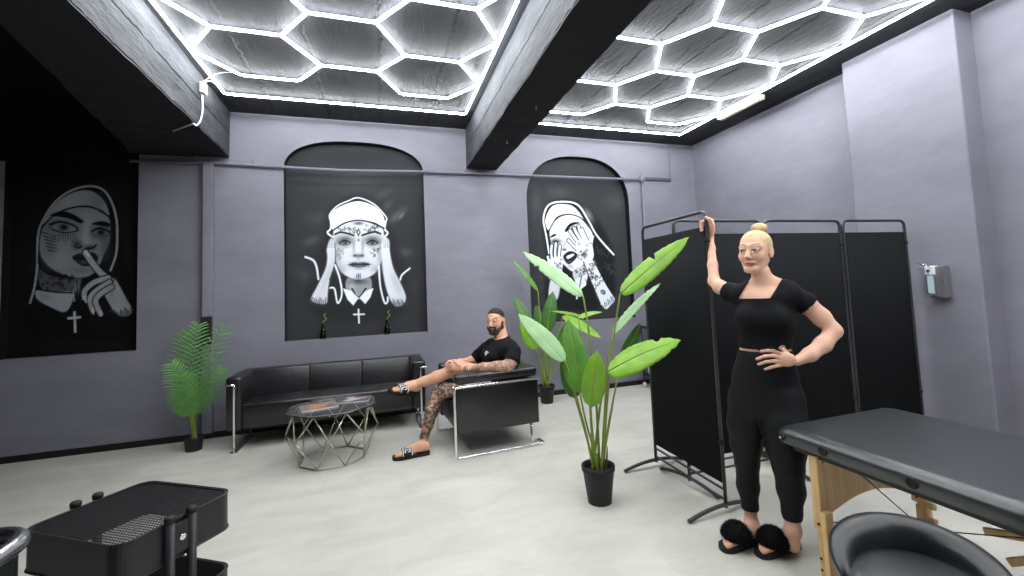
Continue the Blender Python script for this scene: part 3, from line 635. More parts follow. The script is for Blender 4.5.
# ---------------------------------------------------------------- plants
def pot(e,r0,r1,h):
    MB().lathe([(.001,0),(r0,0),(r0,.008),(r1,h*.86),(r1+.006,h*.87),(r1+.008,h),(r1-.006,h),(r1-.012,h*.86),(r1-.014,h*.82)],n=32).build('pot',M['pot'],e)
    MB().lathe([(.001,h*.80),(r1-.012,h*.80),(r1-.013,h*.83),(.001,h*.86)],n=24).build('soil',M['soil'],e)
def banana_leaf(e,stem0,P0,P1,width,face,m,droop=.05,fold=.25,splits=(),stem_r=.008,bend=None,ns=28,side=1.,name='leaf'):
    """stem0: soil point, P0: blade base, P1: tip (relative to e); face: direction the blade's upper side looks"""
    P0=np.array(P0,float);P1=np.array(P1,float);S=np.array(stem0,float); face=np.array(face,float); face/=np.linalg.norm(face)
    L=np.linalg.norm(P1-P0); mid=(P0+P1)/2+face*droop*1.5
    C=np.array(arc(P0,mid,P1,ns)); V=[];
    na=6
    for i,p in enumerate(C):
        t=i/(ns-1); tg=C[min(i+1,ns-1)]-C[max(i-1,0)]; tg/=np.linalg.norm(tg)
        n=face-tg*(face@tg); n/=np.linalg.norm(n); b=np.cross(tg,n)
        w=width*.56*(math.sin(PI*min(1,t**.72))**.62 if 0<t<1 else .02)
        if t>.9: w*=(1-t)/.1*.6+.4
        for j in range(-na,na+1):
            q=j/na; ww=w
            for (ts,sd,dep) in splits:
                if q*sd>0: 
                    g=abs(t-ts)
                    if g<.03: ww=w*(1-dep*(1-g/.03))
            off=b*q*ww+n*(fold*abs(q)*ww - .25*ww*q*q + .004*math.sin(t*70+q*3)*abs(q))
            V.append(p+off)
    F=grid_mesh(None,2*na+1,ns)
    me=MB().add(V,F,True); o=me.build(name,m,e); 
    so=o.modifiers.new('thick','SOLIDIFY'); so.thickness=.0012
    # midrib
    MB().tube([c-np.array(face)*.001 for c in C[:-1]],[.0055*(1-.8*i/ns)+.0008 for i in range(ns-1)],7).build('midrib',M['stem'] if m is not M['leafD'] else M['leafD'],o)
    mids=S+(P0-S)*.55; mids=np.array([S[0]+(P0[0]-S[0])*.30,S[1]+(P0[1]-S[1])*.30,mids[2]]) if bend is None else np.array(bend,float)
    MB().tube(arc(S,mids,P0,16),[stem_r*(1.15-.55*i/15) for i in range(16)],9).build('stem',M['stem'],e)
    return o
def plant_at(base,v,items,e):
    """items: (base px,py,depth), (tip px,py,depth), width, face, material..."""
    base=np.array(base,float); v=np.array(v,float)
    def W(px,py,d):
        r_=ray(px,py); t=((base+v*d-CAM)@v)/(r_@v); return CAM+r_*t-base
    return W
gp=empty('banana_plant',(1.335,2.69,0)); tag(gp,'tall green banana plant in a black pot in front of the folding screen','potted plant')
pot(gp,.078,.103,.235)
vp=np.array([1.335,2.69,0]); vp=vp/np.linalg.norm(vp); W=plant_at((1.335,2.69,0),vp,None,gp); rp=np.array([vp[1],-vp[0],0])
toCam=-vp
def st(k): a=k*2.39996; return (.035*math.cos(a),.035*math.sin(a),.19)
L_=[ # base px, tip px, width, face, mat, droop, fold, splits, bend px
 ((620,294,.0),(689,237,-.10),.145,toCam*.85+np.array([0,0,.6])-rp*.3,'leafA',.02,.12,((.55,-1,.8),),(606,380,0)),
 ((613,334,.10),(661,283,.22),.075,toCam*.5-rp*.2+np.array([0,0,.9]),'leafD',.03,.3,(),(600,390,.05)),
 ((607,372,-.12),(681,340,-.22),.185,toCam*.8+np.array([0,0,.9])-rp*.1,'leafA',.04,.1,((.72,-1,.9),(.84,1,.4)),(604,420,-.05)),
 ((583,296,.02),(523,252,.0),.12,toCam*.7+np.array([0,0,.8])+rp*.2,'leafD',.02,.15,((.7,-1,.5),),(597,370,.02)),
 ((565,361,-.05),(518,314,-.02),.12,toCam*.9+np.array([0,0,.55])+rp*.3,'leafD',.03,.15,(),(585,420,0)),
 ((580,393,-.04),(568,319,.05),.165,toCam+rp*.15-np.array([0,0,.1]),'leafB',.03,.22,(),(588,440,0)),
 ((575,398,.05),(564,349,.12),.12,toCam-rp*.25,'leafC',.02,.2,(),(588,440,.03)),
 ((591,407,-.12),(597,351,-.18),.135,toCam+np.array([0,0,.2]),'leafA',.04,.08,(),(592,440,-.08)),
 ((622,358,.18),(640,323,.25),.09,toCam+rp*.5,'leafC',.02,.3,(),(610,410,.1)),
 ((578,318,.25),(602,312,.35),.07,toCam*.3+np.array([0,0,1.]),'leafA',.02,.15,(),(592,390,.15)),
]
for k,(b_,t_,wd,fc,mm,dr,fo,sp,bd) in enumerate(L_):
    banana_leaf(gp,st(k),W(*b_),W(*t_),wd,fc,M[mm],dr,fo,sp,.0085,W(*bd))
MB().tube(arc((.03,-.03,.19),(.05,-.04,.28),(.055,-.04,.36),8),[.012*(1-.8*i/7) for i in range(8)],8).build('dry_sheath',mat('brown_sheath',s8(84,60,34),.8),gp)
bp=empty('banana_plant',(1.91,5.16,0)); tag(bp,'smaller banana plant in a black pot at the back wall beside the armchair','potted plant')
pot(bp,.075,.098,.215); vb=np.array([1.91,5.16,0]); vb/=np.linalg.norm(vb); W=plant_at((1.91,5.16,0),vb,None,bp); rb=np.array([vb[1],-vb[0],0]); tc=-vb
for k,(b_,t_,wd,fc,mm,bd) in enumerate([
 ((538,291,.0),(513,260,.0),.085,tc*.5+rb*.8,'leafB',(541,340,0)),
 ((530,327,-.1),(514,296,-.05),.13,tc+rb*.4,'leafC',(540,360,0)),
 ((536,349,-.12),(521,318,-.15),.17,tc+np.array([0,0,.3]),'leafA',(542,370,-.05)),
 ((547,332,.05),(553,291,.1),.17,tc-rb*.2,'leafC',(545,360,0)),
 ((541,334,.08),(536,305,.1),.13,tc,'leafC',(544,360,0)),
 ((555,348,-.02),(567,322,.05),.10,tc+rb*.6,'leafB',(548,370,0)),
 ((563,316,-.12),(601,338,-.2),.15,np.array([0,0,1.])+tc*.7,'leafA',(552,350,0)),
 ((584,317,.0),(550,311,.05),.06,np.array([0,0,1.])+tc*.5,'leafA',(556,360,0))]):
    banana_leaf(bp,st(k),W(*b_),W(*t_),wd,fc,M[mm],.02,.2,(),.010,W(*bd))
# areca palm
pl=empty('areca_palm',(-1.76,5.10,0)); tag(pl,'feathery green palm in a small black pot left of the sofa','potted plant')
MB().lathe([(.001,0),(.066,0),(.066,.006),(.078,.115),(.082,.13),(.072,.13),(.068,.11)],n=28).build('pot',M['pot'],pl)
MB().lathe([(.001,.10),(.068,.10),(.001,.112)],n=20).build('soil',M['soil'],pl)
vq=np.array([-1.76,5.10,0]); vq/=np.linalg.norm(vq); W=plant_at((-1.76,5.10,0),vq,None,pl); rq=np.array([vq[1],-vq[0],0])
def frond(k,pts,lens,face):
    C=catmull([W(*p) for p in pts],False,12); n=len(C); face=np.array(face,float); face/=np.linalg.norm(face)
    MB().tube(catmull([st(k)*np.array([.8,.8,.5])+np.array([0,0,.0]),W(*pts[0])*np.array([.6,.6,.55])+np.array([0,0,.03]),W(*pts[0])],False,8),.006,7).build('stem',M['stem'],pl)
    mb=MB(); mb.tube(C,[.0055*(1-.85*i/(n-1)) for i in range(n)],6); nl=21
    for s_ in (1,-1):
        for i in range(nl):
            t=(i+.5)/nl; f=t*(n-1); a=int(f); p=C[a]+(C[min(a+1,n-1)]-C[a])*(f-a); tg=C[min(a+1,n-1)]-C[max(a-1,0)]; tg/=np.linalg.norm(tg)
            nn=face-tg*(face@tg); nn/=np.linalg.norm(nn); b=np.cross(tg,nn)*s_
            L=lens*(math.sin(PI*(.12+.80*t))**.7)*(1+.08*math.sin(i*7.3+k)); ang=1.2-.45*t
            d=b*math.sin(ang)+tg*math.cos(ang)+nn*.12*math.sin(i*3.1); d/=np.linalg.norm(d)
            wv=np.cross(d,nn); wv/=np.linalg.norm(wv); V=[]
            for j in range(6):
                q=j/5; c=p+d*L*q-np.array([0,0,1])*.22*L*q*q+nn*.0; w_=.0068*math.sin(PI*(.15+.85*q))**.8+.0006
                V+=[c-wv*w_,c+nn*.002,c+wv*w_]
            F=[]
            for j in range(5):
                for c_ in (0,1): F.append((j*3+c_,j*3+c_+1,(j+1)*3+c_+1,(j+1)*3+c_))
            mb.add(V,F,True)
    mb.build('frond',M['palm'],pl)
for k,(pts,ln,fc) in enumerate([
 ([(191,412,0),(190,380,0),(194,350,-.02),(199,325,0)],.20,-vq+.2*rq),
 ([(194,412,.02),(198,390,0),(208,358,.02),(224,327,.05)],.19,-vq-.2*rq),
 ([(190,414,-.05),(187,400,-.1),(181,380,-.12),(172,364,-.1)],.17,-vq+.5*np.array([0,0,1])),
 ([(195,414,-.03),(200,400,-.06),(210,385,-.1),(221,369,-.1)],.16,-vq+.3*np.array([0,0,1])),
 ([(192,415,-.1),(190,405,-.14),(187,390,-.17),(184,376,-.18)],.17,-vq+.6*np.array([0,0,1])),
 ([(188,408,.05),(183,380,.08),(184,350,.1),(187,332,.1)],.17,-vq)]): frond(k,pts,ln,fc)

# ---------------------------------------------------------------- folding screen
fs=empty('folding_screen',(2.0,2.66,0)); tag(fs,'black four panel folding screen with grey tubular frame beside the woman','room divider'); fo=np.array([2.0,2.66,0])
def screen_panel(a,b,zt=1.866):
    a=np.array([*a,0.])-fo; b=np.array([*b,0.])-fo; d=b-a; L=np.linalg.norm(d); d/=L; nrm=np.array([-d[1],d[0],0.])
    z=np.array([0,0,1.])
    MB().tube(rounded([a+z*.03,a+z*zt,b+z*zt,b+z*.03],.055,7),.0115,10).build('panel_frame',M['gun_metal'],fs)
    for h in (.075,.135): MB().tube([a+z*h,b+z*h],.008,8).build('lower_rail',M['gun_metal'],fs)
    mb=MB(); n=40; V=[];
    for sgn in (1,-1):
        for k in range(n+1):
            t=k/n; p=a+d*(.012+(L-.024)*t); off=nrm*(.004*sgn+.0018*math.sin(t*9+L*5))
            V+=[p+off+z*.170,p+off+z*(zt-.098)]
    m_=2*(n+1); F=[]
    for k in range(n):
        F.append((2*k,2*k+2,2*k+3,2*k+1)); F.append((m_+2*k,m_+2*k+1,m_+2*k+3,m_+2*k+2)); F.append((2*k,m_+2*k,m_+2*k+2,2*k+2)); F.append((2*k+1,2*k+3,m_+2*k+3,m_+2*k+1))
    F.append((0,1,m_+1,m_)); F.append((2*n,m_+2*n,m_+2*n+1,2*n+1))
    mb.add(V,F,True).build('fabric_panel',M['fabric'],fs)
    for h in (zt-.19,.42): MB().tube([b+z*(h-.012),b+z*(h+.012)],.0165,10).build('hinge_clip',M['rubber'],fs)
def foot(c,d,l0=.29,l1=.25):
    c=np.array([*c,0.])-fo; d=np.array([*d,0.]); d/=np.linalg.norm(d); z=np.array([0,0,1.])
    MB().tube(arc(c-d*l0+z*.012,c+z*.085-d*.02,c+d*l1+z*.012,16),[.0125]*16,10).build('foot',M['gun_metal'],fs)
screen_panel((2.0,3.02),(1.975,2.265)); screen_panel((2.02,2.655),(2.79,2.625)); screen_panel((2.825,2.615),(3.585,2.585)); screen_panel((3.61,2.575),(4.285,2.535))
foot((2.0,3.02),(1,.05)); foot((1.975,2.265),(1,.06)); foot((2.02,2.655),(.12,-1)); foot((2.80,2.62),(0,-1)); foot((3.60,2.58),(0,-1)); foot((4.27,2.535),(0,-1),.25,.25)

# ---------------------------------------------------------------- supply trolley behind the plant, right of it the wall
tr=empty('storage_trolley',(3.66,5.18,0)); tag(tr,'dark storage trolley half hidden behind the folding screen at the back wall','trolley')
for z in (.16,.50,.80): MB().prism(rrect(-.26,.26,-.17,.17,.03),.03,'Z',z).build('shelf',M['black_metal'],tr,bevel=.004)
for x in (-.24,.24):
    for y in (-.15,.15):
        p=MB().tube([(x,y,.06),(x,y,.84)],.012,8).build('post',M['black_metal'],tr); MB().tube([(x-.011,y,.032),(x+.011,y,.032)],.03,14).build('caster',M['white'],p)
t=MB().box(-.12,.12,-.10,.10,0,.20); t=t.build('storage_box',M['bluegrey'],loc=(3.55,5.15,.191),bevel=.01); tag(t,'pale blue box on the lowest shelf of the trolley','box')
t=MB().box(-.16,.16,-.10,.10,0,.07).box(-.1,.1,-.06,.06,.07,.12).build('wrapped_supplies',M['steel'],loc=(3.57,5.14,.531),bevel=.02); tag(t,'silver grey pack on the middle shelf of the trolley','pack')
bt=empty('spray_bottle',(3.50,5.12,.831)); tag(bt,'yellow bottle with a red cap on top of the trolley','bottle')
MB().lathe([(.001,0),(.035,0),(.037,.01),(.037,.13),(.02,.155),(.001,.157)],n=20).build('body',mat('yellow_plastic',s8(232,190,60),.4),bt)
MB().lathe([(.001,.15),(.03,.15),(.03,.21),(.001,.212)],n=18).build('cap',mat('red_plastic',s8(196,58,48),.4),bt)

cr=empty('wooden_crate',(3.02,2.98,0)); tag(cr,'small beech wood crate on the floor behind the folding screen','crate')
MB().box(-.19,.19,-.13,.13,.02,.035).build('crate_base',M['wood'],cr)
for x in (-.18,.18):
    for y in (-.12,.12): MB().box(x-.012,x+.012,y-.012,y+.012,0,.26).build('corner_post',M['wood'],cr,bevel=.002)
for z in (.05,.125,.20):
    for y in (-.136,.136): MB().box(-.20,.20,y-.005,y+.005,z,z+.05).build('slat',M['wood'],cr,bevel=.002)
    for x in (-.197,.197): MB().box(x-.005,x+.005,-.13,.13,z,z+.05).build('slat',M['wood'],cr,bevel=.002)
# ---------------------------------------------------------------- sanitiser dispenser on the pier
dp=empty('soap_dispenser',(4.37,2.352,1.20)); tag(dp,'white and steel hand sanitiser dispenser on the right pier','dispenser')
MB().box(-.075,0,-.06,.05,.0,.26).build('housing',M['steel'],dp,bevel=.006)
MB().box(-.10,-.03,-.002,.062,.19,.265).build('pump_head',M['white'],dp,bevel=.008)
MB().box(-.095,-.03,.002,.055,.035,.188).build('bottle',M['bluegrey'],dp,bevel=.008)
MB().box(-.097,-.02,.056,.064,.03,.19).box(-.097,-.02,-.006,.001,.03,.19).box(-.10,-.02,-.006,.064,.02,.034).build('bottle_cage',M['steel'],dp)
MB().tube(rounded([(-.09,.01,.235),(-.16,.01,.275),(-.16,.085,.29),(-.09,.06,.24)],.015,4),.0035,6).build('arm_lever',M['chrome'],dp)
MB().tube([(-.10,.03,.225),(-.115,.03,.225)],.012,12).build('button',M['steel'],dp)

# ---------------------------------------------------------------- massage table
mt=empty('massage_table',(2.225,.80,0)); tag(mt,'black padded massage table with beech wood legs at right','massage table')
HX,HY=.400,.928
def pad(y0,y1):
    z0,z1,rr=.618,.698,.040; mb=MB(); prof=[(rr*.5*(1-math.cos(t)),z0+rr*.5*(1-math.sin(t)) if t<PI/2 else 0) for t in []]
    prof=[(.012,z0),(.004,z0+.004),(0,z0+.014)]+[(rr*1.25*(1-math.cos(t)),z1-rr+rr*math.sin(t)) for t in np.linspace(0,PI/2,9)]+[(.12,z1+.002),(.25,z1+.003)]
    rows=[]
    for ins,z in prof:
        q=rrect(-HX+ins,HX-ins,y0+ins,y1-ins,max(.008,.055-ins*.3),6); rows.append([(x,y,z) for x,y in q])
    n=len(rows[0]); V=[p for r_ in rows for p in r_]; F=[(i*n+k,i*n+(k+1)%n,(i+1)*n+(k+1)%n,(i+1)*n+k) for i in range(len(rows)-1) for k in range(n)]
    F+=[tuple(reversed(range(n))),tuple((len(rows)-1)*n+k for k in range(n))]
    return mb.add(V,F,True).build('padding',M['vinyl2'],mt,smooth_all=True)
pad(-HY,.004-.007); pad(.003,HY)
MB().box(-HX+.05,HX-.05,-HY+.06,-.004,.585,.62).build('table_frame',M['black_metal'],mt,bevel=.004); MB().box(-HX+.05,HX-.05,.004,HY-.06,.585,.62).build('table_frame',M['black_metal'],mt,bevel=.004)
def torus(c,R,r,ax,n=20,m=8):
    ax=np.array(ax,float); u=np.cross(ax,(0,0,1)); u/=np.linalg.norm(u); w_=np.cross(ax,u); return [np.array(c)+R*(math.cos(a)*u+math.sin(a)*w_) for a in np.linspace(0,2*PI,n,endpoint=False)]
for y in (.675,.335,-.335,-.675):
    g=MB().tube(torus((-HX-.001,y,.652),.016,.0,(1,0,0)),.0055,8,closed=True).build('grommet',M['rubber'],mt); MB().tube([(-HX-.0015,y,.652),(-HX+.01,y,.652)],.012,12).build('grommet_hole',M['base'],g)
kb=MB().tube([(-HX+.006,HY-.05,.652),(-HX-.012,HY-.05,.652)],.015,14).build('corner_knob',M['rubber'],mt,bevel=.003); MB().tube([(-HX-.012,HY-.05,.652),(-HX-.016,HY-.05,.652)],.005,10).build('pin',M['chrome'],kb)
for s_ in (1,-1):
    y=s_*.76
    for x in (-.345,.315):
        lg=MB().box(x-.018,x+.018,y-.02,y+.02,.27,.60).build('leg',M['wood'],mt,bevel=.004)
        sl=MB().box(x-.024,x+.024,y-.046,y-.02,.03,.36).box(x-.024,x+.024,y-.02,y+.0,.03,.265).build('leg_extension',M['wood'],lg,bevel=.004)
        [MB().tube([(x,y-.05,zz),(x,y-.072,zz)],.016,12).build('leg_knob',M['knob'],lg,bevel=.003) for zz in (.20,.27)]
        MB().box(x-.028,x+.028,y-.05,y+.004,0,.03).build('leg_foot',M['rubber'],lg,bevel=.005)
        MB().tube([(x-.026,y-.01,.10),(x-.022,y-.01,.10)],.006,8).tube([(x-.026,y-.01,.15),(x-.022,y-.01,.15)],.006,8).tube([(x-.026,y-.01,.30),(x-.022,y-.01,.30)],.006,8).build('bolt_hole',M['rubber'],lg)
    # end panel with arched lower edge
    a=[(-.33,.31)]+[(-.33+.64*k/16,.31+.075*math.sin(PI*k/16)) for k in range(1,16)]+[(.31,.31),(.31,.545)]+[(.31-.08*k/6,.545+.035*math.sin(PI/2*k/6)) for k in range(1,7)]+[(-.23-.10*k/6,.58-.035*(1-math.cos(PI/2*k/6))) for k in range(0,7)]
    MB().prism(a,.012,'Y',y-.006).build('end_panel',M['wood'],mt,bevel=.002)
for s_ in (1,-1):
    for x in (-.33,.33):
        MB().tube([(x,s_*.76,.30),(x*.9,s_*.03,.585)],.0022,6).build('brace_cable',M['rubber'],mt)
        MB().tube([(x,s_*.60,.60),(x*.92,s_*.06,.28)],.0022,6).build('brace_cable',M['rubber'],mt)
for x_,y0_,z0_,y1_,z1_ in ((.11,.40,.347,-.45,.585),(-.06,.25,.345,-.10,.58)):
    dv=np.array([0,y1_-y0_,z1_-z0_])/2; nv=np.array([0,-dv[2],dv[1]]); nv=nv/np.linalg.norm(nv)*.014
    MB().obox((x_,(y0_+y1_)/2,(z0_+z1_)/2),(.010,0,0),dv,nv).build('brace_strut',M['wood'],mt,bevel=.003)

# ---------------------------------------------------------------- stool with a wrapped backrest
so=empty('round_stool',(1.385,.86,0)); tag(so,'black vinyl swivel stool with curved low backrest in the foreground right','stool')
MB().lathe([(.001,.495),(.14,.495),(.176,.505),(.192,.525),(.188,.555),(.166,.580),(.11,.592),(.001,.592)],n=48).build('seat',M['vinyl'],so)
def backrest():
    n=44;m=18;V=[];a0,a1=math.radians(-62),math.radians(150)
    for i in range(n+1):
        t=i/n; a=a0+(a1-a0)*t; e=math.sin(PI*t)**.7; hh=.018+.046*e; th=.016+.030*e; R=.166+.016*e; cz=.530+hh+.004*e
        for k in range(m):
            b=2*PI*k/m; c,s2=math.cos(b),math.sin(b); rr=R+th*math.copysign(abs(c)**.8,c)+.012*s2; zz=cz+hh*math.copysign(abs(s2)**.8,s2)
            V.append((rr*math.cos(a),rr*math.sin(a),zz))
    F=[(i*m+k,i*m+(k+1)%m,(i+1)*m+(k+1)%m,(i+1)*m+k) for i in range(n) for k in range(m)]+[tuple(range(m)),tuple(n*m+k for k in reversed(range(m)))]
    return MB().add(V,F,True)
backrest().build('backrest',M['vinyl'],so,smooth_all=True)
MB().tube([(0,0,.08),(0,0,.30)],.03,16).tube([(0,0,.30),(0,0,.50)],.014,12).build('gas_lift',M['chrome'],so)
for k in range(5):
    a=k*2*PI/5+.3; d=np.array([math.cos(a),math.sin(a),0]); l=MB().tube([d*.02+np.array([0,0,.10]),d*.26+np.array([0,0,.065])],[.022,.014],10).build('base_leg',M['chrome'],so)
    n_=np.array([-d[1],d[0],0]); MB().tube([d*.26-n_*.02+np.array([0,0,.028]),d*.26+n_*.02+np.array([0,0,.028])],.028,14).build('caster',M['rubber'],l)

# ---------------------------------------------------------------- mesh tray trolley at left
tt=empty('tray_trolley',(0,0,0)); tag(tt,'black metal tray trolley with perforated shelf in the foreground left','trolley')
ZT=.76
A_,B_,C_,D_=[onZ(*p,ZT)[:2] for p in ((18,528),(150,482),(243,490.5),(107,547))]
cen=(A_+B_+C_+D_)/4; ux=((D_-A_)+(C_-B_))/2; vy=((B_-A_)+(C_-D_))/2; wX=np.linalg.norm(ux); wY=np.linalg.norm(vy); ang=math.atan2(ux[1],ux[0])
tt.location=(cen[0],cen[1],0); tt.rotation_euler=(0,0,ang)
hx,hy=wX/2,wY/2
def tray(z0,h,name,flip=False):
    zb=z0+h-.006 if flip else z0+.006
    out=rrect(-hx,hx,-hy,hy,.045,7); n=len(out); inn=[(x*(1-.006/hx),y*(1-.006/hy)) for x,y in out]
    mb=MB(); V=[(x,y,z0) for x,y in out]+[(x,y,z0+h) for x,y in out]+[(x,y,z0+h) for x,y in inn]+[(x,y,z0) for x,y in inn]
    F=[(k+r*n,(k+1)%n+r*n,(k+1)%n+((r+1)%4)*n,k+((r+1)%4)*n) for r in range(4) for k in range(n)]
    mb.add(V,F,False); o=mb.build(name,M['black_metal'],tt)
    rim=MB().tube([(x,y,z0+h) for x,y in out],.0025,6,closed=True).tube([(x*1.004,y*1.004,z0) for x,y in out],.0032,6,closed=True).build('rim',M['black_metal'],o)
    g=MB(); p=.0105; 
    nx=int(2*hx/p); ny=int(2*hy/p)
    for i in range(1,nx): x=-hx+i*p; lim=hy-.004-(max(0,abs(x)-(hx-.045)))*.9; g.box(x-.0014,x+.0014,-lim,lim,zb,zb+.0015)
    for i in range(1,ny): y=-hy+i*p; lim=hx-.004-(max(0,abs(y)-(hy-.045)))*.9; g.box(-lim,lim,y-.0014,y+.0014,zb,zb+.0015)
    g.build('perforated_base',M['black_metal'],o); return o
tray(ZT-.115,.115,'top_tray',True); tray(.42,.09,'middle_tray'); tray(.14,.09,'bottom_tray')
# uprights on both long sides (seen in pairs)
for sx_,off in ((1,(-.045,.02)),(-1,(-.035,.025))):
    for o_ in off:
        x=sx_*(hx+.010); p=MB().tube([(x,o_,.07),(x,o_,ZT+.012)],.013,12).build('upright',M['black_metal'],tt)
        MB().lathe([(.001,-.012),(.0145,-.012),(.0155,.0),(.012,.006),(.001,.008)],(x,o_,ZT+.014),14).build('upright_cap',M['rubber'],p)
    MB().box(*sorted((sx_*(hx+.004),sx_*(hx+.014))),off[0],off[1],ZT-.10,ZT-.012).build('side_bracket',M['black_metal'],tt,bevel=.002)
MB().tube([(hx+.013,-.0125,ZT-.055),(hx+.019,-.0125,ZT-.055)],.009,12).build('screw',M['chrome'],tt)
for x in (-hx+.04,hx-.04):
    for y in (-hy+.05,hy-.05):
        MB().tube([(x-.01,y,.035),(x+.01,y,.035)],.033,14).tube([(x,y,.06),(x,y,.145)],.008,8).build('caster',M['rubber'],tt)
wb_=empty('white_bowl',(0,0,0)); 
pw=tt.matrix_basis if False else None
cw,sw=math.cos(ang),math.sin(ang); bx,by=hx*.30,-hy*.35
wb_.location=(cen[0]+cw*bx-sw*by,cen[1]+sw*bx+cw*by,.4285); tag(wb_,'white round bowl on the middle tray of the black trolley','bowl')
MB().lathe([(.001,.0),(.05,.0),(.075,.03),(.092,.085),(.089,.086),(.072,.035),(.048,.008),(.001,.008)],n=28).build('bowl_body',M['white'],wb_)
# chrome rimmed chair corner at the lower left edge
cb=empty('chrome_chair',(-1.035,1.27,0)); tag(cb,'black padded chair with a chrome rim cut off at the lower left corner','chair')
A2=rrect(-.24,.20,-.20,.20,.09,7)
MB().prism(A2,.235,'Z',.62).build('backrest',M['vinyl'],cb,bevel=.02,seg=3,smooth_all=True)
MB().tube([(x,y,.865) for x,y in A2],.020,12,closed=True).build('chrome_rim',M['chrome'],cb)
MB().tube([(.205,-.06,.85),(.215,-.06,.45),(.1,-.04,.42)],.018,12).tube([(-.2,.1,.82),(-.21,.1,.45),(-.1,.04,.42)],.018,12).build('side_tube',M['chrome'],cb)
MB().prism(rrect(-.22,.19,-.19,.19,.08,6),.07,'Z',.40).build('seat',M['vinyl'],cb,bevel=.02,seg=3,smooth_all=True)
MB().lathe([(.001,0),(.20,0),(.21,.012),(.04,.035),(.026,.05),(.026,.40),(.001,.40)],n=32).build('pedestal',M['chrome'],cb)
# ---------------------------------------------------------------- people: smooth blended volumes turned into one continuous skin
class Body:
    def __init__(s,lo,hi,h):
        s.lo=np.array(lo,float); s.h=h; s.n=(np.ceil((np.array(hi)-s.lo)/h)).astype(int)+1
        s.F=np.full(s.n,1.,np.float32)
    def ax(s,a): return s.lo[a]+s.h*np.arange(s.n[a],dtype=np.float32)
    def _sub(s,bl,bh,k):
        m=k+3*s.h; a=np.clip(((bl-m-s.lo)/s.h).astype(int),0,s.n); b=np.clip(((bh+m-s.lo)/s.h).astype(int)+2,0,s.n)
        if (b<=a).any(): return None
        X,Y,Z=np.meshgrid(*[s.lo[i]+s.h*np.arange(a[i],b[i],dtype=np.float32) for i in range(3)],indexing='ij',sparse=True)
        return (slice(a[0],b[0]),slice(a[1],b[1]),slice(a[2],b[2])),X,Y,Z
    def _mix(s,sl,d,k,cut):
        F=s.F[sl]
        if cut: d=-d; hh=np.clip(.5-.5*(d-F)/k*-1,0,1); hh=np.clip(.5+.5*(d-F)/k,0,1); s.F[sl]=F*(1-hh)+d*hh+k*hh*(1-hh)
        else: hh=np.clip(.5+.5*(F-d)/k,0,1); s.F[sl]=F*(1-hh)+d*hh-k*hh*(1-hh)
    def cap(s,p0,p1,r0,r1=None,k=.015,cut=False):
        r1=r0 if r1 is None else r1; p0=np.array(p0,float);p1=np.array(p1,float); R=max(r0,r1)
        q=s._sub(np.minimum(p0,p1)-R,np.maximum(p0,p1)+R,k)
        if q is None: return s
        sl,X,Y,Z=q; d=p1-p0; L=d@d+1e-9; t=np.clip(((X-p0[0])*d[0]+(Y-p0[1])*d[1]+(Z-p0[2])*d[2])/L,0,1)
        D=np.sqrt((X-p0[0]-t*d[0])**2+(Y-p0[1]-t*d[1])**2+(Z-p0[2]-t*d[2])**2)-(r0+(r1-r0)*t); s._mix(sl,D,k,cut); return s
    def chain(s,pts,rad,k=.015):
        for i in range(len(pts)-1): s.cap(pts[i],pts[i+1],rad[i],rad[i+1],k)
        return s
    def ell(s,c,r,Mx=None,k=.02,cut=False):
        c=np.array(c,float); r=np.array(r,float); Mx=np.eye(3) if Mx is None else np.array(Mx); R=r.max()
        q=s._sub(c-R,c+R,k)
        if q is None: return s
        sl,X,Y,Z=q; X=X-c[0];Y=Y-c[1];Z=Z-c[2]
        l=[(X*Mx[0,i]+Y*Mx[1,i]+Z*Mx[2,i]) for i in range(3)]
        k0=np.sqrt((l[0]/r[0])**2+(l[1]/r[1])**2+(l[2]/r[2])**2)+1e-6; k1=np.sqrt((l[0]/r[0]**2)**2+(l[1]/r[1]**2)**2+(l[2]/r[2]**2)**2)+1e-6
        s._mix(sl,k0*(k0-1)/k1,k,cut); return s
    def field(s,fn):
        X,Y,Z=np.meshgrid(s.ax(0),s.ax(1),s.ax(2),indexing='ij',sparse=True); return fn(X,Y,Z)
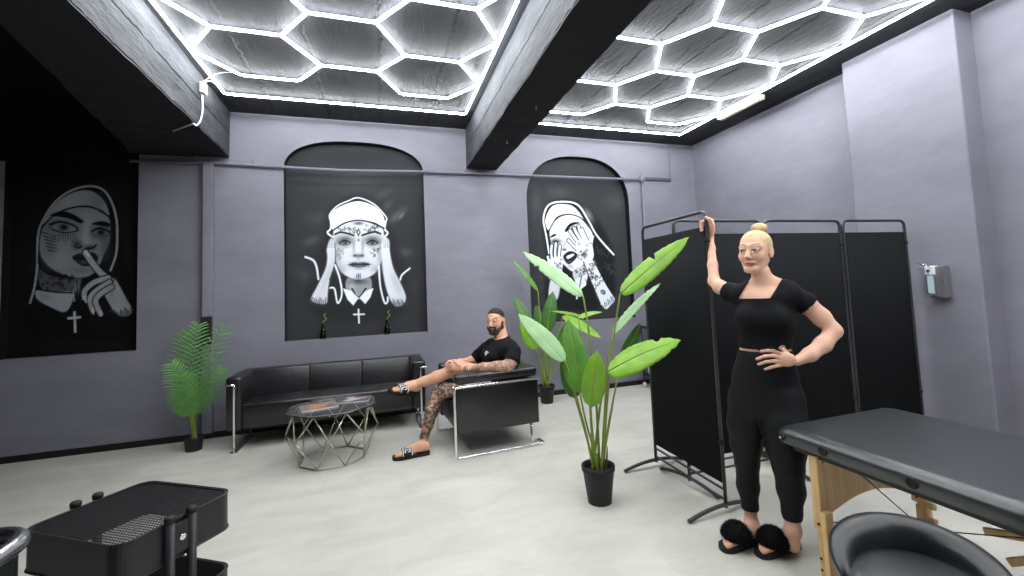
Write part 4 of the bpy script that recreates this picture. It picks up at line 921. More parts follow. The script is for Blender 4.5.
def surface_nets(F,lo,h):
    ins=F<0; c=ins[:-1,:-1,:-1].astype(np.int8)
    for dx,dy,dz in [(1,0,0),(0,1,0),(0,0,1),(1,1,0),(1,0,1),(0,1,1),(1,1,1)]:
        c=c+ins[dx:ins.shape[0]-1+dx,dy:ins.shape[1]-1+dy,dz:ins.shape[2]-1+dz]
    act=(c>0)&(c<8); I,J,K=np.nonzero(act); idx=np.full(act.shape,-1,np.int32); idx[I,J,K]=np.arange(len(I))
    P=np.zeros((len(I),3)); N=np.zeros(len(I)); cr=[(0,0,0),(1,0,0),(0,1,0),(1,1,0),(0,0,1),(1,0,1),(0,1,1),(1,1,1)]
    for a in range(8):
        for b in range(a+1,8):
            d=np.array(cr[b])-np.array(cr[a])
            if abs(d).sum()!=1: continue
            fa=F[I+cr[a][0],J+cr[a][1],K+cr[a][2]]; fb=F[I+cr[b][0],J+cr[b][1],K+cr[b][2]]
            x=(fa<0)!=(fb<0); t=np.where(x,fa/np.where(x,fa-fb,1),0)
            P+=np.where(x[:,None],np.array(cr[a])+t[:,None]*d,0); N+=x
    P/=N[:,None]; V=np.array(lo)+h*(P+np.stack([I,J,K],1)); Q=[]
    for ax_ in range(3):
        e=[slice(None)]*3; g=[slice(None)]*3; e[ax_]=slice(0,-1); g[ax_]=slice(1,None)
        A=ins[tuple(e)];B=ins[tuple(g)]; i,j,k=np.nonzero(A!=B); inside_first=A[i,j,k]
        o=[0,1,2]; o.remove(ax_); u,v=o; ijk=np.stack([i,j,k],1)
        ok=(ijk[:,u]>0)&(ijk[:,v]>0)
        for q in (u,v): ok&=ijk[:,q]<act.shape[q]
        ijk=ijk[ok]; f=inside_first[ok]
        def at(du,dv): z=ijk.copy(); z[:,u]+=du; z[:,v]+=dv; return idx[z[:,0],z[:,1],z[:,2]]
        q=np.stack([at(-1,-1),at(0,-1),at(0,0),at(-1,0)],1)
        fl=f if ax_!=1 else ~f
        q=np.where(fl[:,None],q,q[:,::-1]); q=q[(q>=0).all(1)]; Q.append(q)
    return V,np.concatenate(Q)
def relax(V,Q,it=2,lam=.5):
    n=len(V); E=np.concatenate([Q[:,[0,1]],Q[:,[1,2]],Q[:,[2,3]],Q[:,[3,0]]])
    cnt=np.bincount(E[:,0],minlength=n)+np.bincount(E[:,1],minlength=n); cnt=np.maximum(cnt,1)
    for l in [lam,-lam*1.02]*it:
        S=np.stack([np.bincount(E[:,0],V[E[:,1],a],n)+np.bincount(E[:,1],V[E[:,0],a],n) for a in range(3)],1)/cnt[:,None]
        V=V+l*(S-V)
    return V
def skin_mesh(name,F,lo,h,m,parent,color=None,it=2):
    F=F.copy(); F[0]=F[-1]=1; F[:,0]=F[:,-1]=1; F[:,:,0]=F[:,:,-1]=1
    V,Q=surface_nets(F,lo,h); V=relax(V,Q,it); me=bpy.data.meshes.new(name)
    me.vertices.add(len(V)); me.vertices.foreach_set('co',V.ravel().astype(np.float32))
    me.loops.add(Q.size); me.loops.foreach_set('vertex_index',Q.ravel().astype(np.int32))
    me.polygons.add(len(Q)); me.polygons.foreach_set('loop_start',np.arange(0,Q.size,4,dtype=np.int32)); 
    me.update(calc_edges=True); me.validate(); smooth(me)
    if color is not None:
        C=lin(np.clip(color(V),0,1)); ca=me.color_attributes.new('Col','FLOAT_COLOR','POINT')
        if len(me.vertices)==len(V): ca.data.foreach_set('color',np.concatenate([C,np.ones((len(V),1))],1).ravel().astype(np.float32))
    return link(name,me,m,parent)
def segdist(V,a,b):
    a=np.array(a,float);b=np.array(b,float);d=b-a; t=np.clip(((V-a)@d)/(d@d+1e-9),0,1); return np.linalg.norm(V-a-t[:,None]*d,axis=1)
def rotz(a): c,s_=math.cos(a),math.sin(a); return np.array([[c,-s_,0],[s_,c,0],[0,0,1.]])
def rotx(a): c,s_=math.cos(a),math.sin(a); return np.array([[1,0,0],[0,c,-s_],[0,s_,c]])
def roty(a): c,s_=math.cos(a),math.sin(a); return np.array([[c,0,s_],[0,1,0],[-s_,0,c]])
class Head:
    """face looks along local -y; eye level z=0"""
    def __init__(s,o,R,k=1.): s.o=np.array(o,float); s.R=np.array(R); s.k=k
    def w(s,p): return s.o+s.R@(np.array(p,float)*s.k)
    def l(s,V): return ((V-s.o)@s.R)/s.k
    def make(s,B,male=False):
        k=s.k; C=lambda a,b,r0,r1=None,kk=.012,cut=False: B.cap(s.w(a),s.w(b),r0*k,(r1 or r0)*k,kk,cut)
        E=lambda c,r,kk=.015,cut=False,M2=None: B.ell(s.w(c),np.array(r)*k,s.R if M2 is None else s.R@M2,kk,cut)
        E((0,.014,.036),(.071,.084,.073)); E((0,-.022,-.012),(.064,.064,.088),.02)
        jw=.055 if male else .047
        for g in (1,-1):
            C((g*jw,.012,-.045),(g*.018,-.058,-.094),.022 if male else .018,.016,.02)
            E((g*.037,-.055,-.028),(.020,.016,.018),.022)
            C((g*.012,-.083 if male else -.079,.020),(g*.046,-.068 if male else -.064,.020),.008,.007,.012 if male else .022)
            E((g*.031,-.097,.000),(.017,.011,.009),.012,True)
            E((g*.031,-.073,-.0005),(.0135,.0135,.0125),.003)
            C((g*.018,-.0845,.0075),(g*.044,-.076,.0075),.0038,.003,.004); C((g*.02,-.083,-.009),(g*.042,-.076,-.008),.003,.003,.005)
            E((g*.010,-.096,-.036),(.0085,.010,.0075),.006)
            E((g*.0735,.012,-.008),(.007,.017,.029),.006,False,rotz(g*-.35)@rotx(-.15))
        E((0,-.062,-.096),(.021,.018,.017),.018)
        C((0,-.080,.008),(0,-.106,-.032),.0068,.0105,.010)
        C((-.026,-.074,-.0610),(0,-.0885,-.0600),.0038,.0050,.006); C((.026,-.074,-.0610),(0,-.0885,-.0600),.0038,.0050,.006)
        C((-.021,-.076,-.0650),(0,-.087,-.0695),.0040,.0058,.006); C((.021,-.076,-.0650),(0,-.087,-.0695),.0040,.0058,.006)
        E((0,-.095,-.065),(.020,.006,.0012),.004,True)
    def paint(s,V,C,skin,male=False,lip=(.76,.42,.40),iris=(.36,.42,.40),brow=(.45,.34,.24)):
        L=s.l(V); x,y,z=L[:,0],L[:,1],L[:,2]; fr=(y<-.03)&(abs(x)<.08)&(z<.12)&(z>-.13)
        def mixc(m,c,a=1.): m=np.clip(m,0,1)[:,None]*a; C[:]=C*(1-m)+np.array(c)*m
        for g in (1,-1):
            d=np.hypot((x-g*.034)/.026,(z+.034)/.022); mixc(fr*np.exp(-d**2*1.2),np.array(skin)*[1.02,.84,.80],.25)
        d=np.abs(z-(-.0665+(x/.024)**2*.0035))/.0080+np.clip(np.abs(x)-.025,0,1)/.004; mixc(fr*(y<-.066)*(np.clip(1.6-d-(np.abs(x)/.027)**2*.6,0,1)),lip)
        mixc(fr*(y<-.07)*np.clip(1.5-np.abs(z+.0660-(x/.024)**2*.0035)/.0016,0,1)*(np.abs(x)<.026),np.array(lip)*.42,.85)
        for g in (1,-1):
            ex=(x-g*.031); d=np.hypot(ex/.0130,(z+.0003)/.0056); eye=fr*(d<1)*(y<-.076)
            mixc(fr*np.clip(1.8-d,0,1)*.9,(.34,.23,.19),.6); mixc(eye*1.,(.84,.81,.79)); mixc(fr*(y<-.070)*np.clip(1.5-np.abs(z-.0058+(ex/.013)**2*.0062)/.0017,0,1)*(np.abs(ex)<.0145),(.12,.09,.08),.85); di=np.hypot(ex+.001,z); mixc(eye*(di<.0062),iris); mixc(eye*(di<.0028),(.05,.05,.05))
            bz=(.0245 if male else .0275)+.006*np.sin(np.clip((np.abs(x)-.012)/.038,0,1)*2.4)-(.0015); bt=np.clip(1.4-np.abs(z-bz)/(.0046 if male else .0038),0,1)*np.clip((np.abs(x)-.010)/.004,0,1)*np.clip((.052-np.abs(x))/.006,0,1)*(x*g>0)
            mixc(fr*bt,brow,.9 if male else .8)
            dn=np.hypot(np.hypot((x-g*.0075)/.004,(z+.0435)/.003),0); mixc(fr*(y<-.09)*np.clip(1.4-dn,0,1),(.3,.15,.12),.8)
        return C
    def hairmask(s,V3,n,c):
        X,Y,Z=V3; R=s.R; nx=R@np.array(n,float); o=s.o
        return c*s.k-((X-o[0])*nx[0]+(Y-o[1])*nx[1]+(Z-o[2])*nx[2])
def frame_for(base):
    b=np.array([base[0],base[1],0.]); v=b/np.linalg.norm(b); r_=np.array([v[1],-v[0],0.]); ang=math.atan2(r_[1],r_[0])
    def P(px,py,d=0.):
        q=ray(px,py); t=((b+v*d-CAM)@v)/(q@v); w=CAM+q*t-b; return np.array([w@r_,w@v,w[2]])
    def Wd(w): w=np.array(w,float)-b; return np.array([w@r_,w@v,w[2]])
    return ang,P,Wd,(b,r_,v)
def hand(B,wrist,palm_dir,nrm,side,fing,length=.17,k=.007,r=.0082,thumb=None,spread=.021):
    pass

# ---- woman ---------------------------------------------------------------
ang,P,Wd,(b0,r0,v0)=frame_for((1.92,1.90))
wm=empty('person',(1.92,1.90,0),ang); tag(wm,'standing woman in black cropped top and leggings, blonde hair bun, one hand on hip','person')
B=Body((-.42,-.32,-.01),(.52,.48,1.96),.0042)
def scaleY(c): return c
# torso
TORSO=[((765,402,.02),(.160,.112,.105),.03),((765,388,.015),(.155,.104,.15),.06),((765,372,.01),(.142,.096,.12),.06),((765,352,.0),(.122,.088,.12),.06),((765,322,.0),(.138,.096,.15),.05),((765,302,.01),(.130,.078,.08),.04)]
for c_,r_,k_ in TORSO: B.ell(P(*c_),r_,k=k_)
B.cap(P(745,295,.02),P(786,297,.0),.046,.044,.04)
B.ell(P(750,319,-.058),(.062,.050,.058),k=.04); B.ell(P(775,320,-.066),(.064,.052,.058),k=.04)
GL=[((753,404,.07),(.085,.085,.095),.03),((782,405,.06),(.090,.085,.095),.03)]
for c_,r_,k_ in GL: B.ell(P(*c_),r_,k=k_)
B.cap(P(764,292,.02),P(760.5,272,.0),.052,.047,.025); B.cap(P(762,281,.03),P(744,291,.03),.032,.036,.03); B.cap(P(766,280,.03),P(789,290,.02),.036,.042,.03)
# legs
RL=[P(747,398,.03),P(746,425,.03),P(746,445,.03),P(747,462,.03),P(748,486,.06),P(750,506,.05),P(751.5,522,.05),P(752,536,.05)]
B.chain(RL,[.092,.088,.073,.055,.051,.035,.030,.028],.02)
LL=[P(783,398,.0),P(785,425,-.03),P(786,450,-.04),P(788,466,-.05),P(791,490,-.03),P(792,512,-.04),P(793,530,-.04),P(793,545,-.04)]
B.chain(LL,[.097,.102,.085,.067,.059,.040,.033,.030],.02)
def foot_(B,heel,toe,h0=.035,floorz=.032):
    heel=np.array(heel);toe=np.array(toe); d=toe-heel; L=np.linalg.norm(d[:2]); d=d/np.linalg.norm(d); s_=np.array([-d[1],d[0],0])
    B.cap(heel+[0,0,.03],heel+d*.10+[0,0,.035],.031,.030,.02); B.cap(heel+d*.05+[0,0,.05],heel+d*.15+[0,0,.022],.030,.022,.02); B.cap(heel+d*.10+s_*.012+[0,0,.018],heel+d*.17+s_*.018+[0,0,.014],.024,.020,.015); B.cap(heel+d*.10-s_*.012+[0,0,.018],heel+d*.165-s_*.018+[0,0,.014],.024,.018,.015)
    for i,(o_,ln,rr) in enumerate([(.030,.215,.0115),(.014,.215,.0085),(.001,.208,.008),(-.012,.198,.0075),(-.024,.186,.007)]): B.cap(heel+d*.155+s_*o_*.9+[0,0,.012],heel+d*ln+s_*o_*1.02+[0,0,.009],rr*1.05,rr,.005)
hR=Wd((1.895,1.965,.030)); tR=Wd((1.715,1.965,.030)); hL=Wd((2.025,1.85,.030)); tL=Wd((1.815,1.86,.030))
foot_(B,hR,tR); foot_(B,hL,tL)
B.cap(RL[-2],hR+(tR-hR)*.22+[0,0,.03],.033,.034,.02); B.cap(LL[-2],hL+(tL-hL)*.22+[0,0,.03],.036,.035,.02)
B.cap(RL[-1],hR+[0,0,.035],.028,.028,.02); B.cap(LL[-1],hL+[0,0,.035],.028,.028,.02)
# left arm: hand on hip
AL_=[P(791,295,.01),P(805,303,.03),P(821,317,.04),P(834,331,.03),P(823,344.5,-.02),P(810,354.5,-.085),P(797,361,-.125)]
B.chain(AL_,[.046,.048,.043,.036,.039,.033,.0235],.02)
def dfront(px,py): return -.13
B.ell(P(786,359.5,-.150),(.046,.018,.036),rotz(-.15),.014)
FN=[([(780,353.5,-.150),(774,350.8,-.160),(768,350.3,-.160),(761,351.3,-.150)],.0088),([(779,357,-.152),(773,355.5,-.163),(765,356.3,-.166),(757,359,-.158)],.0090),([(779,361.5,-.152),(773,361,-.162),(766,361.8,-.164),(758.5,364.2,-.157)],.0086),([(781,365,-.150),(776,366,-.158),(771,367.3,-.160),(765,369.3,-.155)],.0078)]
for pts,rr in FN: B.chain([P(*p) for p in pts],[rr*1.25,rr*1.08,rr,rr*.85],.004)
B.chain([P(791,357,-.13),P(786.5,353,-.10),P(783,349.5,-.07)],[.013,.010,.008],.008)
# right arm: raised, hand on the screen's top corner
AR_=[P(739,295,.03),P(730,292,.08),P(720,287,.13),P(714,281,.19),P(712.5,265,.25),P(711.5,248,.31),P(711,238,.345)]
B.chain(AR_,[.046,.044,.038,.032,.028,.021,.0155],.02)
pc=Wd((1.975,2.265,1.866))   # screen corner
hw=AR_[-1]; kn=pc+np.array([.032,.014,-.092])
B.chain([hw,kn*.6+hw*.4,kn+np.array([0,0,-.01])],[.0155,.019,.018],.012)
B.ell(kn+np.array([-.002,.004,.008]),(.015,.026,.036),k=.012)
for i in range(4):
    z_=-.066-.0175*i
    B.chain([pc+np.array([.036,.020,z_]),pc+np.array([.014,.030,z_+.002]),pc+np.array([-.018,.024,z_+.002]),pc+np.array([-.034,.004,z_-.002]),pc+np.array([-.026,-.014,z_-.004])],[.0105,.0096,.0090,.0085,.0075],.004)
B.chain([kn+np.array([.0,-.014,-.0]),pc+np.array([.022,-.028,-.060]),pc+np.array([.000,-.028,-.045])],[.012,.0100,.0085],.006)
# head
hd=Head(P(755,251.5,.0),rotz(-.36)@roty(.04)@rotx(-.03),1.06)
hd.make(B)
skinc=np.array([.90,.72,.62])
def colW(V):
    C=np.tile(skinc,(len(V),1)); n=np.sin(V[:,0]*37+V[:,2]*23)*np.sin(V[:,1]*31+V[:,2]*17); C=C*(1+.015*n[:,None])
    hd.paint(V,C,skinc,lip=(.80,.50,.48),iris=(.24,.30,.30),brow=(.46,.34,.25))
    for pf_ in (tR,tL): dd=np.linalg.norm(V-pf_,axis=1); C=np.where(((dd<.07)&(V[:,2]<.07))[:,None],C*np.array([1.,.93,.92]),C)
    for pts,_ in FN:
        d=np.linalg.norm(V-P(*pts[-1])-np.array([-.006,0,0]),axis=1); m=(d<.0085)[:,None]; C=np.where(m,np.array([.86,.66,.84]),C)
    return C
F0=B.F
lo=B.lo;h_=B.h
X,Y,Z=np.meshgrid(B.ax(0),B.ax(1),B.ax(2),indexing='ij',sparse=True)
body=skin_mesh('body',F0,lo,h_,M['skinW'],wm,colW)
# clothes: offset shells of the same body, cut at their hems
def half(p,n): p=np.array(p,float); n=np.array(n,float); n/=np.linalg.norm(n); return (X-p[0])*n[0]+(Y-p[1])*n[1]+(Z-p[2])*n[2]   # >0 outside
mx=np.maximum
def ellf(c,r):
    k0=np.sqrt(((X-c[0])/r[0])**2+((Y-c[1])/r[1])**2+((Z-c[2])/r[2])**2)+1e-6; return (k0-1)*min(r)
zr=P(750,509,.05)[2]; zl=P(792,519,-.04)[2]; zwaist=P(765,352.5,-.1)[2]
wa=P(765,352.5,-.1)
leg=mx(F0-.0055,Z-(wa[2]-.0)); low=np.where(X<(RL[5][0]+LL[5][0])/2,zr,zl); leg=mx(leg,low-Z)
xh=P(797,372,0)[0]                       # keep the hand and forearm out of the leggings
armd=np.full_like(F0,1.)
Bm=Body(lo,lo+h_*(B.n-1),h_); Bm.n=B.n; Bm.F=np.full(B.n,1.,np.float32)
Bm.chain(AL_[2:],[.062,.062,.064,.056,.042],.001); Bm.ell(P(786,359.5,-.152),(.052,.022,.046),rotz(-.15),.001)
for pts,rr in FN: Bm.chain([P(*p)+np.array([0,-.006,0]) for p in pts],[.0125]*4,.001)
Bm.chain([P(791,357,-.13),P(786.5,353,-.10),P(783,349.5,-.07)],[.026,.024,.024],.001)
Tm=Body(lo,lo+h_*(B.n-1),h_); Tm.n=B.n; Tm.F=np.full(B.n,1.,np.float32)
for c_,r_,k_ in TORSO+GL: Tm.ell(P(*c_),np.array(r_)+.05,k=.05)
Tm.chain(RL,[.12,.12,.11,.09,.09,.075,.07,.06],.03); Tm.chain(LL,[.13,.13,.12,.10,.10,.08,.07,.06],.03)
leg=mx(leg,-Bm.F); leg=mx(leg,Tm.F)
# bare torso field without the left forearm (so the fabric runs behind the hand)
T=Body(lo,lo+h_*(B.n-1),h_); T.n=B.n; T.F=np.full(B.n,1.,np.float32)
for c_,r_,k_ in TORSO+GL: T.ell(P(*c_),r_,k=k_)
leg=np.minimum(leg,mx(mx(T.F-.0052,Z-wa[2]),P(765,392,0)[2]-Z))
skin_mesh('leggings',leg,lo,h_,M['legging'],wm)
# crop top
hem=P(765,350.5,-.1)
top=mx(F0-.0075,(hem[2]+.002)-Z)
Am=Body(lo,lo+h_*(B.n-1),h_); Am.n=B.n; Am.F=np.full(B.n,1.,np.float32)
Am.chain([P(813,309.5,.035)]+AL_[2:],[.062,.060,.052,.056,.048,.040],.001); Am.chain([P(723,289,.11)]+AR_[2:],[.064,.062,.06,.056,.05,.04],.001)
dL=np.array(AL_[2])-np.array(AL_[1]); pL=P(806,303,.03); dR=np.array(AR_[2])-np.array(AR_[1]); pR=P(726,290,.09)
cutL=mx(Am.F,-half(pL,dL)); cutR=mx(Am.F,-half(pR,dR)); top=mx(top,-np.minimum(cutL,cutR))
# square neckline
n0=P(738,298.5,-.1); n1=P(770,299,-.1); nl=P(750,279,0); nr=P(782,279,0)
sideL=half(n0,np.array([-(nl[2]-n0[2]),0,(nl[0]-n0[0])])); sideR=half(n1,np.array([(nr[2]-n1[2]),0,-(nr[0]-n1[0])]))
zn=(n0[2]+n1[2])/2
opening=mx(mx(sideL,sideR),zn-Z)           # <0 inside the cut-out
nb=P(765,290,.08)[2]
front=mx(opening,Y-.03); back=mx(mx(sideL,sideR),mx(nb-Z,-Y-.0))
top=mx(top,-np.minimum(front,back)); top=mx(top,Z-P(765,280,.03)[2]-.0)
top=mx(top,-Bm.F)
skin_mesh('crop_top',top,lo,h_,M['shirt'],wm,None,4)
# hair
hb=Body(hd.o-.17,hd.o+.22,.004); hb.ell(hd.w((0,.016,.037)),(.0785,.0915,.0805),hd.R,.01)
hb.ell(hd.w((0,.022,.0)),(.0735,.080,.07),hd.R,.02)
mk=hb.field(lambda x,y,z: hd.hairmask((x,y,z),(0,.74,.67),-.006)); Fh=mx(hb.F,mk)
h2=Body(hb.lo,hb.lo+hb.h*(hb.n-1),hb.h); h2.n=hb.n; h2.F=Fh.astype(np.float32)
hair=skin_mesh('hair',h2.F,hb.lo,hb.h,M['blonde'],wm)
bn=Body(hd.o-.05,hd.o+.26,.004); bc=hd.w((.006,.042,.124)); bn.ell(bc,(.040,.038,.030),hd.R,.01)
for k in range(10):
    a=k*.9; bn.cap(bc+np.array([.030*math.cos(a),.028*math.sin(a),.010*math.sin(a*2.3)]),bc+np.array([.030*math.cos(a+1.),.028*math.sin(a+1.),.010*math.sin(a*2.3+2)]),.011,.011,.004)
skin_mesh('hair_bun',bn.F,bn.lo,bn.h,M['blonde'],hair)
# fluffy slippers
def slipper(heel,toe,name='slipper'):
    heel=np.array(heel);toe=np.array(toe); d=toe-heel; L=np.linalg.norm(d[:2]); d=d/np.linalg.norm(d); s_=np.array([-d[1],d[0],0.]); a=math.atan2(d[1],d[0])
    out=[]
    for t,w_ in [(-.035,.016),(-.02,.028),(.03,.034),(.09,.037),(.15,.044),(.19,.044),(.217,.034),(.230,.016)]: out.append((t,w_))
    pts=[heel[:2]+d[:2]*t-s_[:2]*w_ for t,w_ in out]+[heel[:2]+d[:2]*t+s_[:2]*w_ for t,w_ in reversed(out)]
    pts=catmull(pts,True,4); o=MB().prism([(p[0],p[1]) for p in pts],.028,'Z',.001).build(name,M['rubber'],wm,bevel=.008,seg=3,smooth_all=True)
    mb=MB(); c=heel+d*.125+np.array([0,0,.022]); rr=np.array([.070,.078,.076])
    def E(u,v): return c+d*rr[0]*math.cos(u)*math.cos(v)+s_*rr[1]*math.sin(u)*math.cos(v)+np.array([0,0,1])*rr[2]*math.sin(v)
    V=[E(2*PI*i/20,PI/2*j/7) for j in range(8) for i in range(20)]; mb.add(V,[(j*20+i,j*20+(i+1)%20,(j+1)*20+(i+1)%20,(j+1)*20+i) for j in range(7) for i in range(20)],True)
    r=random.Random(3)
    for _ in range(2600):
        u=r.uniform(0,2*PI); v=math.asin(r.uniform(0,1)); p=E(u,v)*.98+c*.02; n=(E(u,v)-c); n/=np.linalg.norm(n); n=n+np.array([r.gauss(0,.35) for _ in range(3)]); n/=np.linalg.norm(n); l=r.uniform(.010,.020)
        t_=np.cross(n,[r.gauss(0,1) for _ in range(3)]); t_/=np.linalg.norm(t_); q=p+n*l+np.array([0,0,-.003]); q[2]=max(q[2],.004)
        mb.add([p-t_*.0012,p+t_*.0012,q],[(0,1,2)])
    mb.build('fur_strap',M['fur'],o)
slipper(hR,tR); slipper(hL,tL)

# ---- man -----------------------------------------------------------------
ang,P,Wd,_f=frame_for((1.0,4.17))
mn=empty('person',(1.0,4.17,0),ang); tag(mn,'seated bearded man with tattooed limbs in black t-shirt, legs crossed in the armchair','person')
B=Body((-1.02,-.42,-.01),(.38,.50,1.32),.0048)
hdm=Head(P(495.5,320.5,.02),rotz(-.46)@rotx(.04),1.10)
B.ell(P(506,386,.0),(.16,.16,.12),k=.04); B.ell(P(505,372,.0),(.135,.165,.15),k=.06); B.ell(P(503,357,.0),(.135,.180,.14),k=.06); B.ell(P(502,348,.0),(.115,.19,.07),k=.05)
B.cap(P(510,350,-.17),P(492,347,.19),.072,.068,.05); B.ell(P(493,356,-.09),(.07,.10,.07),k=.04); B.ell(P(489,355,.09),(.07,.09,.07),k=.04)
B.cap(P(503,346,.01),P(499,328,.02),.070,.064,.03); B.cap(P(503,341,.01),P(511,347,-.12),.045,.05,.04); B.cap(P(503,341,.01),P(491,345,.15),.045,.05,.04)
AN=[P(513,352,-.20),P(512,360,-.25),P(508.5,365.5,-.285),P(497,367,-.30),P(483,368,-.27),P(470,369,-.21),P(464,369,-.17)]
B.chain(AN,[.066,.062,.052,.050,.045,.034,.028],.02)
AFr=[P(486,349,.20),P(479,355,.27),P(473,360,.27),P(466,362,.16),P(459,361.5,.07)]
B.chain(AFr,[.060,.052,.046,.038,.028],.02)
# clasped hands over the knee
pn=P(456.5,367.5,-.13); B.ell(pn,(.048,.022,.042),rotz(.3),.012)
for i in range(4):
    z0=-.026+.017*i; a=pn+np.array([-.030,.0,z0]); B.chain([a,a+np.array([-.030,.012,.004-z0*.1]),a+np.array([-.052,.034,.0]),a+np.array([-.056,.056,-.004])],[.012,.0108,.0100,.009],.004)
B.chain([pn+np.array([.012,-.01,.03]),pn+np.array([-.012,.0,.052]),pn+np.array([-.030,.018,.062])],[.014,.012,.010],.006)
pf=P(454,361.5,-.0); B.ell(pf,(.045,.040,.022),None,.012)
for i in range(4):
    y0=-.030+.018*i; a=pf+np.array([-.022,y0,.004]); B.chain([a,a+np.array([-.028,-.006,.000]),a+np.array([-.048,-.016,-.018]),a+np.array([-.052,-.022,-.04])],[.012,.0105,.0098,.009],.004)
B.chain([pf+np.array([.01,-.03,.0]),pf+np.array([-.012,-.052,-.008]),pf+np.array([-.03,-.06,-.022])],[.013,.0115,.010],.006)
# crossed leg (bare skin), in front of the tattooed standing leg
CX_=[P(500,384,.08),P(478,373,.04),P(461,368,.0),P(452,371,-.01),P(437,377,-.02),P(424,381.5,-.02),P(413,384.5,-.02),P(408,385.5,-.02)]
B.chain(CX_,[.098,.082,.064,.058,.055,.044,.034,.032],.025)
SL_=[P(503,392,-.08),P(470,391,-.06),P(446,390,-.05),P(438,394,-.05),P(432,410,-.09),P(428,424,-.12),P(424,438,-.14),P(422,446,-.15)]
B.chain(SL_,[.095,.082,.066,.060,.062,.050,.037,.034],.025)
def foot2(B,heel,toe,up):
    heel=np.array(heel);toe=np.array(toe);up=np.array(up,float); d=toe-heel; d=d/np.linalg.norm(d); up=up-d*(up@d); up/=np.linalg.norm(up); s_=np.cross(up,d)
    B.cap(heel+up*.035,heel+d*.11+up*.038,.036,.034,.02); B.cap(heel+d*.06+up*.065,heel+d*.17+up*.028,.034,.024,.02); B.cap(heel+d*.11+s_*.014+up*.022,heel+d*.195+s_*.020+up*.017,.027,.022,.015); B.cap(heel+d*.11-s_*.014+up*.022,heel+d*.19-s_*.02+up*.017,.027,.020,.015)
    for o_,ln,rr in [(.034,.255,.014),(.015,.255,.0105),(.0,.247,.010),(-.014,.235,.0095),(-.028,.220,.009)]: B.cap(heel+d*.18+s_*o_*.9+up*.014,heel+d*ln+s_*o_+up*.012,rr*1.05,rr,.005)
    return d,up,s_
h1=Wd(onZ(426,451,.03)); t1=Wd(onZ(390,457,.03)); h1[2]=t1[2]=.03
f1=foot2(B,h1,t1,(0,0,1)); B.cap(SL_[-1],h1+f1[0]*.05+[0,0,.05],.037,.038,.02); B.cap(SL_[-1],h1+[0,0,.05],.034,.032,.02)
h2_=P(415,391.5,-.01); t2_=P(398,390.5,-.14); up2=np.array([.05,-.35,1.0]); f2=foot2(B,h2_,h2_+(t2_-h2_)/np.linalg.norm(t2_-h2_)*.25,up2); B.cap(CX_[-1],h2_+f2[0]*.05+f2[1]*.05,.035,.034,.02)
hdm.make(B,True)
skm=np.array([.86,.66,.55])
def noise3(V,s_,seed):
    r=np.random.default_rng(seed); out=np.zeros(len(V))
    for _ in range(7):
        k=r.normal(size=3); k/=np.linalg.norm(k); out+=np.sin(V@k*s_*r.uniform(.7,1.5)+r.uniform(0,6.28)+1.2*np.sin(V@r.normal(size=3)*s_*.5))
    return out/2.6
def colM(V):
    C=np.tile(skm,(len(V),1))
    hdm.paint(V,C,skm,True,lip=(.66,.38,.34),iris=(.25,.2,.16),brow=(.22,.16,.12))
    L=hdm.l(V); x,y,z=L.T
    hdist=np.linalg.norm(L-np.array([0,0,0]),axis=1)<.17
    beard=np.zeros(len(V))
    for g in (1,-1):
        for s0,s1,rr in [((g*.066,-.004,-.02),(g*.058,-.010,-.055),.014),((g*.058,-.010,-.055),(g*.022,-.062,-.100),.026),((g*.026,-.078,-.052),(g*.002,-.088,-.050),.006),((g*.028,-.076,-.054),(g*.026,-.070,-.085),.010)]:
            beard=np.maximum(beard,np.clip((rr-segdist(L,s0,s1))/.008+.6,0,1))
    beard=np.maximum(beard,np.clip((.024-segdist(L,(-.02,-.066,-.100),(.02,-.066,-.100)))/.006+.5,0,1)); beard=beard*(1-np.clip(1.4-np.hypot(x/.024,(z+.066)/.009),0,1))*hdist
    C[:]=C*(1-.7*beard[:,None])+np.array([.22,.15,.12])*.7*beard[:,None]
    fade=np.clip((z-.022)/.03,0,1)*((y>-.035)|(z>.07))*hdist*(z>.015)*np.clip((y+.045)/.03+np.clip((z-.06)/.01,0,1),0,1)*.75; C[:]=C*(1-fade[:,None])+np.array([.20,.16,.14])*fade[:,None]
    # tattoos: full sleeve on the near arm and the standing leg
    t=.30+np.clip((noise3(V,150,2)+.1)/.3,0,1)*.45+np.clip((noise3(V,320,5)-.0)/.3,0,1)*.35-.3*np.clip((noise3(V,60,8)-.35)/.2,0,1); t=np.clip(t,0,.92)
    dl=np.minimum.reduce([segdist(V,SL_[i],SL_[i+1])-[.095,.082,.066,.062,.062,.050,.037,.034][i] for i in range(0,6)])
    dcx=np.minimum.reduce([segdist(V,CX_[i],CX_[i+1])-[.098,.082,.064,.058,.055,.044,.034,.032][i] for i in range(7)])
    ml=np.clip((.02-dl)/.008,0,1)*(V[:,2]>.10)*np.clip((dcx-dl+.004)/.008,0,1)
    da=np.minimum.reduce([segdist(V,AN[i],AN[i+1])-.06 for i in range(5)]); ma=np.clip((.01-da)/.01,0,1)*(V[:,1]<-.12)
    for m_,s2 in ((ml,1.),(ma,.55)):
        q=(m_*t*s2)[:,None]; C[:]=C*(1-q)+np.array([.22,.23,.22])*q
    return C
F0=B.F; lo=B.lo; h_=B.h; X,Y,Z=np.meshgrid(B.ax(0),B.ax(1),B.ax(2),indexing='ij',sparse=True)
skin_mesh('body',F0,lo,h_,M['skinM'],mn,colM)
ts=mx(F0-.010,P(505,388,0)[2]-Z)
Am=Body(lo,lo+h_*(B.n-1),h_); Am.n=B.n; Am.F=np.full(B.n,1.,np.float32)
Am.chain([AN[1]*.5+AN[2]*.5]+AN[2:],[.075,.068,.066,.058,.05,.04],.001)
